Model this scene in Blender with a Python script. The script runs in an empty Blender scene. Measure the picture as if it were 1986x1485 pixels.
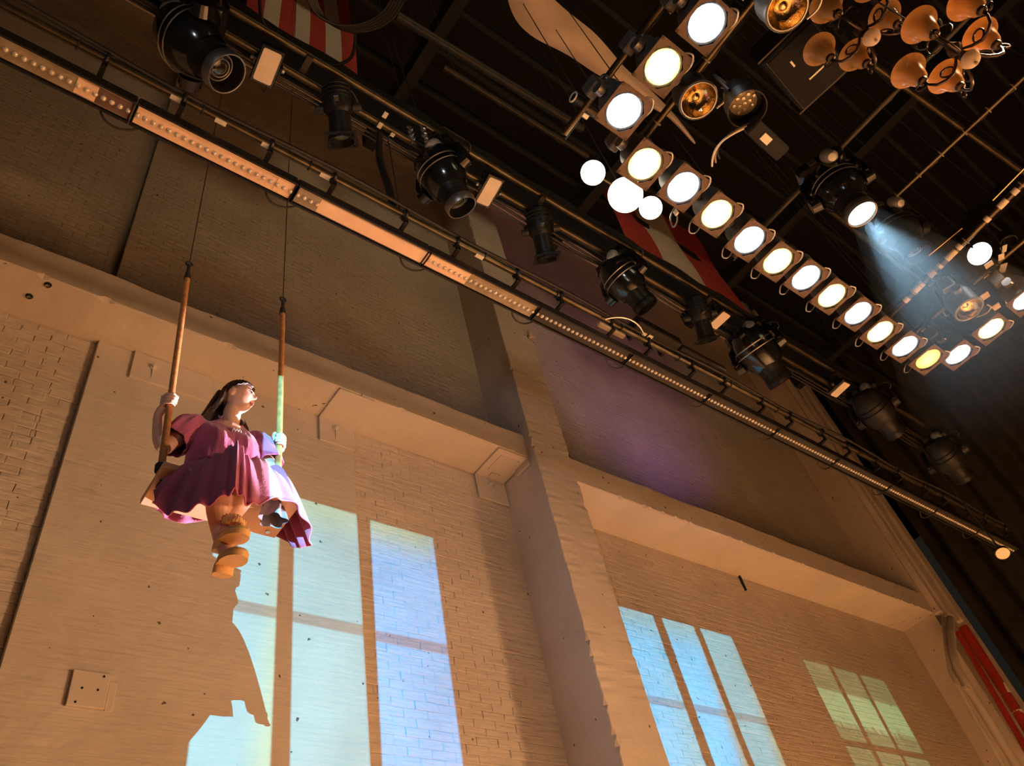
import bpy, math, random
from mathutils import Matrix, Vector
R_ = random.Random(7)
scene = bpy.context.scene
col = scene.collection

# ------------------------------------------------------------------ camera
CAM = Vector((0.0, 0.0, 1.6))
RIGHT = Vector((0.7876606753, -0.5879857646, -0.1840201110))
DOWN = Vector((0.3387180099, 0.6627582424, -0.6678485022))
FWD = Vector((0.5146462575, 0.4637070765, 0.7211899728))
FPX = 1537.8
cd = bpy.data.cameras.new('camera')
cd.sensor_fit = 'HORIZONTAL'; cd.sensor_width = 36.0; cd.lens = FPX / 1986 * 36.0
cd.clip_start = 0.05; cd.clip_end = 200
camo = bpy.data.objects.new('camera', cd); col.objects.link(camo)
m = Matrix.Identity(4)
for i in range(3):
    m[i][0] = RIGHT[i]; m[i][1] = -DOWN[i]; m[i][2] = -FWD[i]; m[i][3] = CAM[i]
camo.matrix_world = m
scene.camera = camo

# ------------------------------------------------------------------ world, exposure
w = bpy.data.worlds.new('World'); scene.world = w; w.use_nodes = True
w.node_tree.nodes['Background'].inputs[0].default_value = (0.9, 0.8, 0.6, 1)
w.node_tree.nodes['Background'].inputs[1].default_value = 0.012
scene.view_settings.view_transform = 'Standard'
scene.view_settings.look = 'None'
scene.view_settings.exposure = 0.0
scene.view_settings.gamma = 1.0
scene.view_settings.use_curve_mapping = False
scene.cycles.max_bounces = 6; scene.cycles.diffuse_bounces = 3; scene.cycles.glossy_bounces = 3; scene.cycles.volume_bounces = 0; scene.cycles.volume_step_rate = 3.0

def ray(px, py):
    return (RIGHT * (px - 993) + DOWN * (py - 742.5) + FWD * FPX).normalized()
def at_y(px, py, Y):
    d = ray(px, py); return CAM + d * (Y / d.y)
def at_z(px, py, Z):
    d = ray(px, py); return CAM + d * ((Z - CAM.z) / d.z)
def at_d(px, py, D):
    return CAM + ray(px, py) * D
V = Vector

def look_matrix(loc, target):
    d = (V(target) - V(loc)).normalized()
    return Matrix.Translation(V(loc)) @ d.to_track_quat('-Z', 'Y').to_matrix().to_4x4()

def spot(name, loc, target, power, color, angle, blend=0.5, radius=0.1, parent=None):
    l = bpy.data.lights.new(name, 'SPOT'); l.energy = power; l.color = color
    l.spot_size = math.radians(angle); l.spot_blend = blend; l.shadow_soft_size = radius
    o = bpy.data.objects.new(name, l); col.objects.link(o)
    o.matrix_world = look_matrix(loc, target)
    return o

WALL_Y = 5.0
# stage wash: overhead fixtures out of the frame that light the stage floor; the floor throws the warm light back up
for i, (x, y, tx, ty, pw) in enumerate(((7.0, -2.5, 6.8, 0.8, 1.0), (10.5, -2.5, 10.0, 0.8, .55), (14.0, -2.5, 13.6, 0.8, .45), (4.4, -3.0, 4.2, 0.2, .85))):
    spot('stage_wash_light', (x, y, 7.5), (tx, ty, 0), 8700 * pw, (1.0, 0.60, 0.31), 72, 0.8, 0.25)
# warm front wash from the house, low on the right, shuttered below the truss
spot('front_wash_light', (15.0, -8.0, 1.2), (0.2, 5.0, 4.3), 6600, (1.0, 0.58, 0.30), 33, 1.0, 0.6)
spot('front_wash_light', (15.0, -8.0, 1.2), (7.6, 5.0, 2.6), 300, (1.0, 0.52, 0.24), 42, 1.0, 0.6)
# added cool fill from the left, greys the pilaster's side face
spot('side_face_fill_light', (-7.0, -5.0, 3.0), (4.95, 4.7, 6.8), 650, (0.86, 0.90, 1.0), 30, 1.0, 0.6)
# pale boom light low on stage right, on the person
spot('boom_light', (7.0, 2.1, 2.5), (1.02, 2.95, 4.62), 8500, (0.94, 0.82, 1.0), 13, 0.5, 0.05)
# added broad, dim fill from high in front, brightens the upper wall
spot('upper_wall_fill_light', (3.0, -9.0, 9.5), (5.0, 5.0, 12.4), 1000, (1.0, 0.80, 0.48), 54, 1.0, 2.2)
# violet moving light on the upper wall
spot('violet_wash_light', (8.2, 2.6, 7.6), (8.0, 5.0, 10.2), 80, (0.38, 0.16, 1.0), 80, 1.0, 0.2)
# ------------------------------------------------------------------ helpers
class MB:
    def __init__(s, M=None):
        s.v = []; s.f = []; s.M = M or Matrix.Identity(4)
    def add(s, vs, fs):
        b = len(s.v); M = s.M
        s.v.extend([tuple(M @ V(p)) for p in vs]); s.f.extend([tuple(b + i for i in f) for f in fs]); return s
    def box(s, c, size, rot=None, bev=0.0):
        hx, hy, hz = [a / 2 for a in size]
        c = V(c); Rm = rot or Matrix.Identity(3)
        if bev <= 0:
            vs = [c + Rm @ V((x * hx, y * hy, z * hz)) for x in (-1, 1) for y in (-1, 1) for z in (-1, 1)]
            return s.add(vs, [(0, 1, 3, 2), (4, 6, 7, 5), (0, 4, 5, 1), (2, 3, 7, 6), (0, 2, 6, 4), (1, 5, 7, 3)])
        b = min(bev, hx * .9, hy * .9, hz * .9); vs = []; idx = {}
        for x in (-1, 1):
            for y in (-1, 1):
                for z in (-1, 1):
                    for a, p in enumerate(((hx, hy - b, hz - b), (hx - b, hy, hz - b), (hx - b, hy - b, hz))):
                        idx[(x, y, z, a)] = len(vs); vs.append(c + Rm @ V((x * p[0], y * p[1], z * p[2])))
        fs = []
        q = ((-1, -1), (1, -1), (1, 1), (-1, 1))
        for sg in (-1, 1):
            fs.append([idx[(sg, a, b2, 0)] for a, b2 in q][::sg])
            fs.append([idx[(b2, sg, a, 1)] for a, b2 in q][::sg])
            fs.append([idx[(a, b2, sg, 2)] for a, b2 in q][::sg])
        for a in (-1, 1):
            for b2 in (-1, 1):
                fs.append([idx[(a, b2, -1, 0)], idx[(a, b2, 1, 0)], idx[(a, b2, 1, 1)], idx[(a, b2, -1, 1)]][::-a * b2])
                fs.append([idx[(a, -1, b2, 0)], idx[(a, 1, b2, 0)], idx[(a, 1, b2, 2)], idx[(a, -1, b2, 2)]][::a * b2])
                fs.append([idx[(-1, a, b2, 1)], idx[(1, a, b2, 1)], idx[(1, a, b2, 2)], idx[(-1, a, b2, 2)]][::-a * b2])
                for c2 in (-1, 1):
                    fs.append([idx[(a, b2, c2, 0)], idx[(a, b2, c2, 1)], idx[(a, b2, c2, 2)]][::a * b2 * c2])
        return s.add(vs, fs)
    def lathe(s, prof, n=20, M=None, sx=1.0, sy=1.0):
        M = M or Matrix.Identity(4); vs = []; fs = []; rings = []
        for r, z in prof:
            if r < 1e-6:
                rings.append([len(vs)]); vs.append(M @ V((0, 0, z)))
            else:
                rings.append(list(range(len(vs), len(vs) + n)))
                vs += [M @ V((sx * r * math.cos(2 * math.pi * k / n), sy * r * math.sin(2 * math.pi * k / n), z)) for k in range(n)]
        for a, b in zip(rings, rings[1:]):
            for k in range(n):
                k2 = (k + 1) % n
                if len(a) == 1 and len(b) == 1: continue
                if len(a) == 1: fs.append((a[0], b[k2], b[k]))
                elif len(b) == 1: fs.append((a[k], a[k2], b[0]))
                else: fs.append((a[k], a[k2], b[k2], b[k]))
        return s.add(vs, fs)
    def cyl(s, p0, p1, r0, r1=None, n=14, caps=True):
        p0 = V(p0); p1 = V(p1); L = (p1 - p0).length
        if r1 is None: r1 = r0
        pr = [(r0, 0), (r1, L)]
        if caps: pr = [(0, 0)] + pr + [(0, L)]
        return s.lathe(pr, n, frame(p0, p1 - p0))
    def tube(s, path, r, n=8, caps=True):
        P = [V(p) for p in path]; N = len(P)
        rr = r if isinstance(r, (list, tuple)) else [r] * N
        T = [((P[min(i + 1, N - 1)] - P[max(i - 1, 0)])).normalized() for i in range(N)]
        u = T[0].orthogonal().normalized(); vs = []; fs = []
        for i in range(N):
            u = (u - T[i] * u.dot(T[i])).normalized(); w_ = T[i].cross(u)
            for k in range(n):
                a = 2 * math.pi * k / n
                vs.append(P[i] + (u * math.cos(a) + w_ * math.sin(a)) * rr[i])
        for i in range(N - 1):
            for k in range(n):
                k2 = (k + 1) % n
                fs.append((i * n + k, i * n + k2, (i + 1) * n + k2, (i + 1) * n + k))
        if caps:
            fs.append(tuple(range(n))[::-1]); fs.append(tuple((N - 1) * n + k for k in range(n)))
        return s.add(vs, fs)
    def sphere(s, c, r, n=20, m=12, rot=None):
        rx, ry, rz = r if isinstance(r, (list, tuple)) else (r, r, r)
        Rm = rot or Matrix.Identity(3); c = V(c)
        M = Matrix.Translation(c) @ Rm.to_4x4() @ Matrix.Diagonal((rx, ry, rz, 1))
        pr = [(math.sin(math.pi * i / m) if 0 < i < m else 0, -math.cos(math.pi * i / m)) for i in range(m + 1)]
        return s.lathe(pr, n, M)
    def ring(s, M, R0, r, n=24, k=8, arc=(0, 2 * math.pi)):
        full = abs(arc[1] - arc[0] - 2 * math.pi) < 1e-6
        path = [M @ V((R0 * math.cos(arc[0] + (arc[1] - arc[0]) * i / n), R0 * math.sin(arc[0] + (arc[1] - arc[0]) * i / n), 0)) for i in range(n + 1)]
        return s.tube(path, r, k, not full)
    def grid(s, fn, nu, nv, wrap_u=False):
        vs = []; fs = []; cu = nu if wrap_u else nu + 1
        for j in range(nv + 1):
            for i in range(cu): vs.append(fn(i / nu, j / nv))
        for j in range(nv):
            for i in range(nu):
                i2 = (i + 1) % cu if wrap_u else i + 1
                fs.append((j * cu + i, j * cu + i2, (j + 1) * cu + i2, (j + 1) * cu + i))
        return s.add(vs, fs)
    def sheet(s, fn, nu, nv, t):
        """closed thin sheet of thickness t around surface fn(u,v)"""
        P = [[V(fn(i / nu, j / nv)) for i in range(nu + 1)] for j in range(nv + 1)]
        vs = []; W = nu + 1
        Ns = []
        for j in range(nv + 1):
            for i in range(nu + 1):
                du = P[j][min(i + 1, nu)] - P[j][max(i - 1, 0)]; dv = P[min(j + 1, nv)][i] - P[max(j - 1, 0)][i]
                c = du.cross(dv); Ns.append(c.normalized() if c.length > 1e-9 else V((0, 0, 1)))
        for sgn in (1, -1):
            for j in range(nv + 1):
                for i in range(nu + 1): vs.append(P[j][i] + Ns[j * W + i] * (t / 2 * sgn))
        B = W * (nv + 1); fs = []
        for j in range(nv):
            for i in range(nu):
                a, b, c, d = j * W + i, j * W + i + 1, (j + 1) * W + i + 1, (j + 1) * W + i
                fs.append((a, b, c, d)); fs.append((B + d, B + c, B + b, B + a))
        edge = [(i, 0) for i in range(nu + 1)] + [(nu, j) for j in range(1, nv + 1)] + [(i, nv) for i in range(nu - 1, -1, -1)] + [(0, j) for j in range(nv - 1, 0, -1)]
        for (i, j), (i2, j2) in zip(edge, edge[1:] + edge[:1]):
            a = j * W + i; b = j2 * W + i2; fs.append((a, B + a, B + b, b))
        return s.add(vs, fs)
    def mesh(s, name, mat, smooth=True, ang=38):
        me = bpy.data.meshes.new(name); me.from_pydata(s.v, [], s.f); me.update()
        if mat is not None: me.materials.append(MAT[mat] if isinstance(mat, str) else mat)
        if smooth:
            for p in me.polygons: p.use_smooth = True
            me.set_sharp_from_angle(angle=math.radians(ang))
        return me
    def build(s, name, mat, parent=None, smooth=True, ang=38):
        return link(name, s.mesh(name, mat, smooth, ang), parent)

def link(name, data, parent=None):
    o = bpy.data.objects.new(name, data); col.objects.link(o)
    if parent is not None: o.parent = parent
    return o
def frame(o, zdir, xhint=None):
    z = V(zdir).normalized()
    x = V(xhint) if xhint is not None else z.orthogonal()
    x = (x - z * x.dot(z)).normalized(); y = z.cross(x)
    M = Matrix.Identity(4)
    for i in range(3): M[i][0] = x[i]; M[i][1] = y[i]; M[i][2] = z[i]; M[i][3] = o[i]
    return M
def tag(o, label=None, cat=None, group=None, kind=None):
    if label: o['label'] = label
    if cat: o['category'] = cat
    if group: o['group'] = group
    if kind: o['kind'] = kind
    return o
def thing(name, loc, label, cat, group=None, rz=0.0):
    o = bpy.data.objects.new(name, None); col.objects.link(o); o.empty_display_size = 0.05
    o.location = loc; o.rotation_euler = (0, 0, rz)
    return tag(o, label, cat, group)
def struct(name, mb, mat, smooth=False):
    o = mb.build(name, mat, None, smooth); o['kind'] = 'structure'; return o
def lerp(a, b, t): return a + (b - a) * t
def bez(p0, p1, p2, p3, n=12):
    p0, p1, p2, p3 = V(p0), V(p1), V(p2), V(p3)
    return [p0 * (1 - t) ** 3 + p1 * 3 * t * (1 - t) ** 2 + p2 * 3 * t * t * (1 - t) + p3 * t ** 3 for t in [i / n for i in range(n + 1)]]
def catmull(pts, sub=6, closed=False):
    P = [V(p) for p in pts]; N = len(P); out = []
    for i in range(N if closed else N - 1):
        if closed: a, b, c, d = P[(i - 1) % N], P[i], P[(i + 1) % N], P[(i + 2) % N]
        else: a, b, c, d = P[max(i - 1, 0)], P[i], P[i + 1], P[min(i + 2, N - 1)]
        for k in range(sub):
            t = k / sub
            out.append(0.5 * ((2 * b) + (c - a) * t + (2 * a - 5 * b + 4 * c - d) * t * t + (3 * b - a - 3 * c + d) * t ** 3))
    if not closed: out.append(P[-1])
    return out

# ------------------------------------------------------------------ materials
MAT = {}
def newmat(name):
    mt = bpy.data.materials.new(name); mt.use_nodes = True
    nt = mt.node_tree; MAT[name] = mt
    return mt, nt, nt.nodes['Principled BSDF'], nt.nodes, nt.links
def mat(name, c, rough=0.5, metal=0.0, var=0.12, scale=6.0, bump=0.0, bscale=40.0, trans=0.0, coat=0.0, spec=0.5, sheen=0.0):
    mt, nt, b, N, L = newmat(name)
    tc = N.new('ShaderNodeTexCoord'); no = N.new('ShaderNodeTexNoise'); no.inputs['Scale'].default_value = scale; no.inputs['Detail'].default_value = 5
    L.new(tc.outputs['Object'], no.inputs['Vector'])
    cr = N.new('ShaderNodeValToRGB'); L.new(no.outputs['Fac'], cr.inputs['Fac'])
    cr.color_ramp.elements[0].position = .3; cr.color_ramp.elements[1].position = .7
    cr.color_ramp.elements[0].color = (*[x * (1 - var) for x in c], 1); cr.color_ramp.elements[1].color = (*[min(1, x * (1 + var)) for x in c], 1)
    L.new(cr.outputs['Color'], b.inputs['Base Color'])
    b.inputs['Roughness'].default_value = rough; b.inputs['Metallic'].default_value = metal
    b.inputs['Transmission Weight'].default_value = trans; b.inputs['Coat Weight'].default_value = coat
    b.inputs['Specular IOR Level'].default_value = spec; b.inputs['Sheen Weight'].default_value = sheen
    if bump:
        n2 = N.new('ShaderNodeTexNoise'); n2.inputs['Scale'].default_value = bscale; n2.inputs['Detail'].default_value = 4
        L.new(tc.outputs['Object'], n2.inputs['Vector'])
        bp = N.new('ShaderNodeBump'); bp.inputs['Strength'].default_value = bump; bp.inputs['Distance'].default_value = .01
        L.new(n2.outputs['Fac'], bp.inputs['Height']); L.new(bp.outputs['Normal'], b.inputs['Normal'])
    return mt
def emis(name, c, s, edge=None, es=None):
    """lamp lens: bright core, a dimmer rim (distance from the local axis)"""
    mt, nt, b, N, L = newmat(name)
    b.inputs['Base Color'].default_value = (.6, .6, .6, 1); b.inputs['Roughness'].default_value = .3
    b.inputs['Emission Color'].default_value = (*c, 1); b.inputs['Emission Strength'].default_value = s
    if edge:
        tc = N.new('ShaderNodeTexCoord'); sp = N.new('ShaderNodeSeparateXYZ'); L.new(tc.outputs['Object'], sp.inputs[0])
        a = N.new('ShaderNodeCombineXYZ'); L.new(sp.outputs[0], a.inputs[0]); L.new(sp.outputs[1], a.inputs[1])
        ln = N.new('ShaderNodeVectorMath'); ln.operation = 'LENGTH'; L.new(a.outputs[0], ln.inputs[0])
        no = N.new('ShaderNodeTexNoise'); no.inputs['Scale'].default_value = 18; L.new(tc.outputs['Object'], no.inputs['Vector'])
        ma = N.new('ShaderNodeMath'); ma.operation = 'MULTIPLY_ADD'; L.new(no.outputs['Fac'], ma.inputs[0]); ma.inputs[1].default_value = .05; L.new(ln.outputs['Value'], ma.inputs[2])
        mr = N.new('ShaderNodeMapRange'); L.new(ma.outputs[0], mr.inputs[0]); mr.inputs[1].default_value = .05; mr.inputs[2].default_value = .14
        mx = N.new('ShaderNodeMix'); mx.data_type = 'RGBA'; L.new(mr.outputs[0], mx.inputs[0]); mx.inputs[6].default_value = (*[x * s for x in c], 1); mx.inputs[7].default_value = (*[x * es for x in edge], 1)
        L.new(mx.outputs[2], b.inputs['Emission Color']); b.inputs['Emission Strength'].default_value = 1
    return mt
def glass(name, c, rough=0.05, alpha=1.0):
    mt, nt, b, N, L = newmat(name)
    b.inputs['Base Color'].default_value = (*c, 1); b.inputs['Roughness'].default_value = rough
    b.inputs['Transmission Weight'].default_value = 0.85; b.inputs['IOR'].default_value = 1.45
    return mt

def wallmat(name, c1, c2, brick=0.0, bump=0.5, streak=True, specks=True):
    """painted masonry: mottled paint, small dark chips, brick courses or shutter-board lines as fine relief"""
    mt, nt, b, N, L = newmat(name)
    ge = N.new('ShaderNodeNewGeometry')
    no = N.new('ShaderNodeTexNoise'); no.inputs['Scale'].default_value = 1.3; no.inputs['Detail'].default_value = 6; no.inputs['Roughness'].default_value = .6
    L.new(ge.outputs['Position'], no.inputs['Vector'])
    cr = N.new('ShaderNodeValToRGB'); L.new(no.outputs['Fac'], cr.inputs['Fac'])
    cr.color_ramp.elements[0].position = .35; cr.color_ramp.elements[1].position = .68
    cr.color_ramp.elements[0].color = (*c1, 1); cr.color_ramp.elements[1].color = (*c2, 1)
    colour = cr.outputs['Color']
    if specks:
        vo = N.new('ShaderNodeTexVoronoi'); vo.voronoi_dimensions = '2D'; vo.inputs['Scale'].default_value = 2.6
        s0 = N.new('ShaderNodeSeparateXYZ'); L.new(ge.outputs['Position'], s0.inputs[0]); a0 = N.new('ShaderNodeMath'); L.new(s0.outputs[0], a0.inputs[0]); L.new(s0.outputs[1], a0.inputs[1])
        c0 = N.new('ShaderNodeCombineXYZ'); L.new(a0.outputs[0], c0.inputs[0]); L.new(s0.outputs[2], c0.inputs[1]); L.new(c0.outputs[0], vo.inputs['Vector'])
        n3 = N.new('ShaderNodeTexNoise'); n3.inputs['Scale'].default_value = 26; n3.inputs['Detail'].default_value = 2; L.new(ge.outputs['Position'], n3.inputs['Vector'])
        ad = N.new('ShaderNodeMath'); ad.operation = 'MULTIPLY_ADD'; L.new(n3.outputs['Fac'], ad.inputs[0]); ad.inputs[1].default_value = .20; L.new(vo.outputs['Distance'], ad.inputs[2])
        lt = N.new('ShaderNodeMath'); lt.operation = 'LESS_THAN'; L.new(ad.outputs[0], lt.inputs[0]); lt.inputs[1].default_value = .110
        mx = N.new('ShaderNodeMix'); mx.data_type = 'RGBA'; L.new(lt.outputs[0], mx.inputs[0]); L.new(colour, mx.inputs[6]); mx.inputs[7].default_value = (.12, .09, .06, 1)
        colour = mx.outputs[2]
    L.new(colour, b.inputs['Base Color']); b.inputs['Roughness'].default_value = .75; b.inputs['Specular IOR Level'].default_value = .3
    # relief
    sp = N.new('ShaderNodeSeparateXYZ'); L.new(ge.outputs['Position'], sp.inputs[0])
    cb = N.new('ShaderNodeCombineXYZ'); L.new(sp.outputs[0], cb.inputs[0]); L.new(sp.outputs[2], cb.inputs[1])
    mp = N.new('ShaderNodeMapping'); mp.inputs['Scale'].default_value = (3.0, 30.0, 1.0); L.new(cb.outputs[0], mp.inputs['Vector'])
    n4 = N.new('ShaderNodeTexNoise'); n4.inputs['Scale'].default_value = 1.0; n4.inputs['Detail'].default_value = 5; L.new(mp.outputs[0], n4.inputs['Vector'])
    n5 = N.new('ShaderNodeTexNoise'); n5.inputs['Scale'].default_value = 9.0; n5.inputs['Detail'].default_value = 6; L.new(ge.outputs['Position'], n5.inputs['Vector'])
    h = N.new('ShaderNodeMath'); h.operation = 'MULTIPLY_ADD'; L.new(n4.outputs['Fac'], h.inputs[0]); h.inputs[1].default_value = .7 if streak else .1; L.new(n5.outputs['Fac'], h.inputs[2])
    hh = h.outputs[0]
    if brick:
        bt = N.new('ShaderNodeTexBrick'); L.new(cb.outputs[0], bt.inputs['Vector']); bt.inputs['Scale'].default_value = 1.0
        bt.inputs['Brick Width'].default_value = .22; bt.inputs['Row Height'].default_value = .075; bt.inputs['Mortar Size'].default_value = .006; bt.inputs['Mortar Smooth'].default_value = .6
        mm = N.new('ShaderNodeMath'); mm.operation = 'MULTIPLY_ADD'; L.new(bt.outputs['Fac'], mm.inputs[0]); mm.inputs[1].default_value = -brick; L.new(hh, mm.inputs[2]); hh = mm.outputs[0]
    bp = N.new('ShaderNodeBump'); bp.inputs['Strength'].default_value = bump; bp.inputs['Distance'].default_value = .02
    L.new(hh, bp.inputs['Height']); L.new(bp.outputs['Normal'], b.inputs['Normal'])
    return mt

wallmat('brick_paint', (.50, .42, .33), (.60, .51, .41), brick=.35, bump=.9)
wallmat('brick_piece', (.52, .43, .34), (.61, .52, .42), bump=.85)
wallmat('plaster', (.53, .45, .36), (.62, .54, .44), bump=.5)
wallmat('concrete_paint', (.56, .47, .38), (.64, .55, .45), bump=.4, streak=False)
mat('floor_wood', (.55, .40, .26), .55, var=.2, scale=2.0)
mat('flat_black', (.006, .0055, .005), .9, var=.3, scale=1.5)  # plain near-black for the roof and small dark hardware
mat('joist', (.0028, .0024, .002), .8, var=.4, scale=3)
mat('black_cloth', (.010, .009, .008), 1.0, var=.3, scale=2)
mat('curtain', (.045, .037, .026), .95, var=.3, scale=2)
mat('black_metal', (.013, .012, .011), .42, 0.0, var=.3, scale=20, spec=.32)
mat('gloss_black', (.010, .010, .011), .16, 0.0, var=.3, scale=10, spec=.7, coat=.4)
mat('pipe_metal', (.11, .085, .05), .34, .85, var=.35, scale=9)
mat('dark_pipe', (.035, .028, .018), .5, .3, var=.35, scale=9)
mat('steel', (.62, .6, .56), .28, 1.0, var=.15, scale=12)
mat('grey_alu', (.42, .39, .35), .36, .9, var=.15, scale=12)
mat('par_can', (.20, .185, .16), .45, .5, var=.2, scale=10)
mat('gel_frame', (.15, .095, .065), .6, .2, var=.2, scale=12)
mat('tape_white', (.85, .74, .55), .7, var=.06)
mat('panel_diffuser', (.95, .74, .50), .5, var=.03)
mat('cable', (.016, .014, .011), .55, var=.3)
mat('cable_tan', (.34, .27, .17), .6, var=.2)
mat('wire', (.10, .09, .075), .45, .6)
mat('red_cloth', (.52, .055, .045), .9, var=.12, scale=3, bump=.2)
mat('white_cloth', (.72, .60, .46), .9, var=.06, scale=3, bump=.2)
mat('canvas', (.62, .46, .31), .9, var=.08, scale=2)
mat('red_paint', (.36, .03, .02), .4, var=.2, scale=5)
mat('white_paint', (.75, .68, .58), .5, var=.1, scale=5)
mat('pipe_tan', (.55, .46, .36), .5, var=.1, scale=4)
mat('brass', (.78, .55, .22), .25, 1.0)
mat('bronze', (.075, .05, .035), .35, .8, var=.3, scale=12)
mat('gold_reflector', (.86, .62, .30), .12, 1.0, var=.25, scale=30, bump=.6, bscale=25)
mat('lens_dark', (.02, .022, .018), .05, 0.0, spec=1.0, coat=1.0)
mat('lens_green', (.035, .05, .012), .05, .2, spec=1.0, coat=1.0)
mat('lens_bead', (.70, .58, .40), .10, .3, var=.1, scale=50, coat=1.0)
mat('led_frost', (.93, .62, .38), .45, var=.08, scale=6)
mat('led_clear', (.33, .255, .16), .25, var=.2, scale=8, coat=.6)
mat('led_violet', (.16, .085, .07), .3, var=.2, scale=8, coat=.5)
mat('led_dark', (.024, .018, .010), .5, var=.2, scale=8)
mat('pole_rust', (.48, .20, .06), .6, var=.3, scale=30)
mat('pale_alu', (.62, .58, .50), .3, .3, var=.08, scale=9)
mat('seat_wood', (.66, .37, .20), .5, var=.15, scale=5)
mat('rope_black', (.02, .018, .016), .8)
mat('skin', (.72, .41, .29), .45, var=.04, scale=8)
mat('lips', (.55, .16, .14), .4, var=.05)
mat('eye', (.9, .88, .86), .15, var=.02)
mat('iris', (.05, .03, .02), .1, var=.1)
mat('hair', (.032, .014, .008), .32, var=.4, scale=60, bump=.4, bscale=120)
mat('dress', (.47, .085, .185), .8, var=.16, scale=7, bump=.25, bscale=90, sheen=.3)
mat('shoe', (.78, .46, .20), .5, var=.08, scale=9)
mat('sole', (.80, .47, .18), .6, var=.06, scale=9)
mat('stuffing', (.16, .14, .15), .8, var=.15, scale=12)
emis('globe_light', (1.0, .88, .66), 5.0)
emis('lens_white', (.92, .95, 1.0), 9.0, (.50, .50, .75), 1.3)
emis('lens_warm', (1.0, .74, .34), 9.0, (1.0, .42, .06), 1.2)
emis('lens_amber', (1.0, .50, .08), 5.0, (.9, .30, .02), 1.0)
emis('mover_lit', (.86, 1.0, .93), 14.0)

def gshade(name):
    mt, nt, b, N, L = newmat(name)
    tc = N.new('ShaderNodeTexCoord'); no = N.new('ShaderNodeTexNoise'); no.inputs['Scale'].default_value = 9; L.new(tc.outputs['Object'], no.inputs['Vector'])
    cr = N.new('ShaderNodeValToRGB'); L.new(no.outputs['Fac'], cr.inputs['Fac']); cr.color_ramp.elements[0].color = (.42, .20, .05, 1); cr.color_ramp.elements[1].color = (.80, .50, .20, 1)
    L.new(cr.outputs['Color'], b.inputs['Base Color']); b.inputs['Roughness'].default_value = .25
    b.inputs['Subsurface Weight'].default_value = 0.0; b.inputs['Coat Weight'].default_value = .3
    tr = N.new('ShaderNodeBsdfTranslucent'); L.new(cr.outputs['Color'], tr.inputs['Color'])
    mx = N.new('ShaderNodeMixShader'); mx.inputs[0].default_value = .35
    L.new(b.outputs[0], mx.inputs[1]); L.new(tr.outputs[0], mx.inputs[2]); L.new(mx.outputs[0], N['Material Output'].inputs['Surface'])
gshade('amber_glass')
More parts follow.
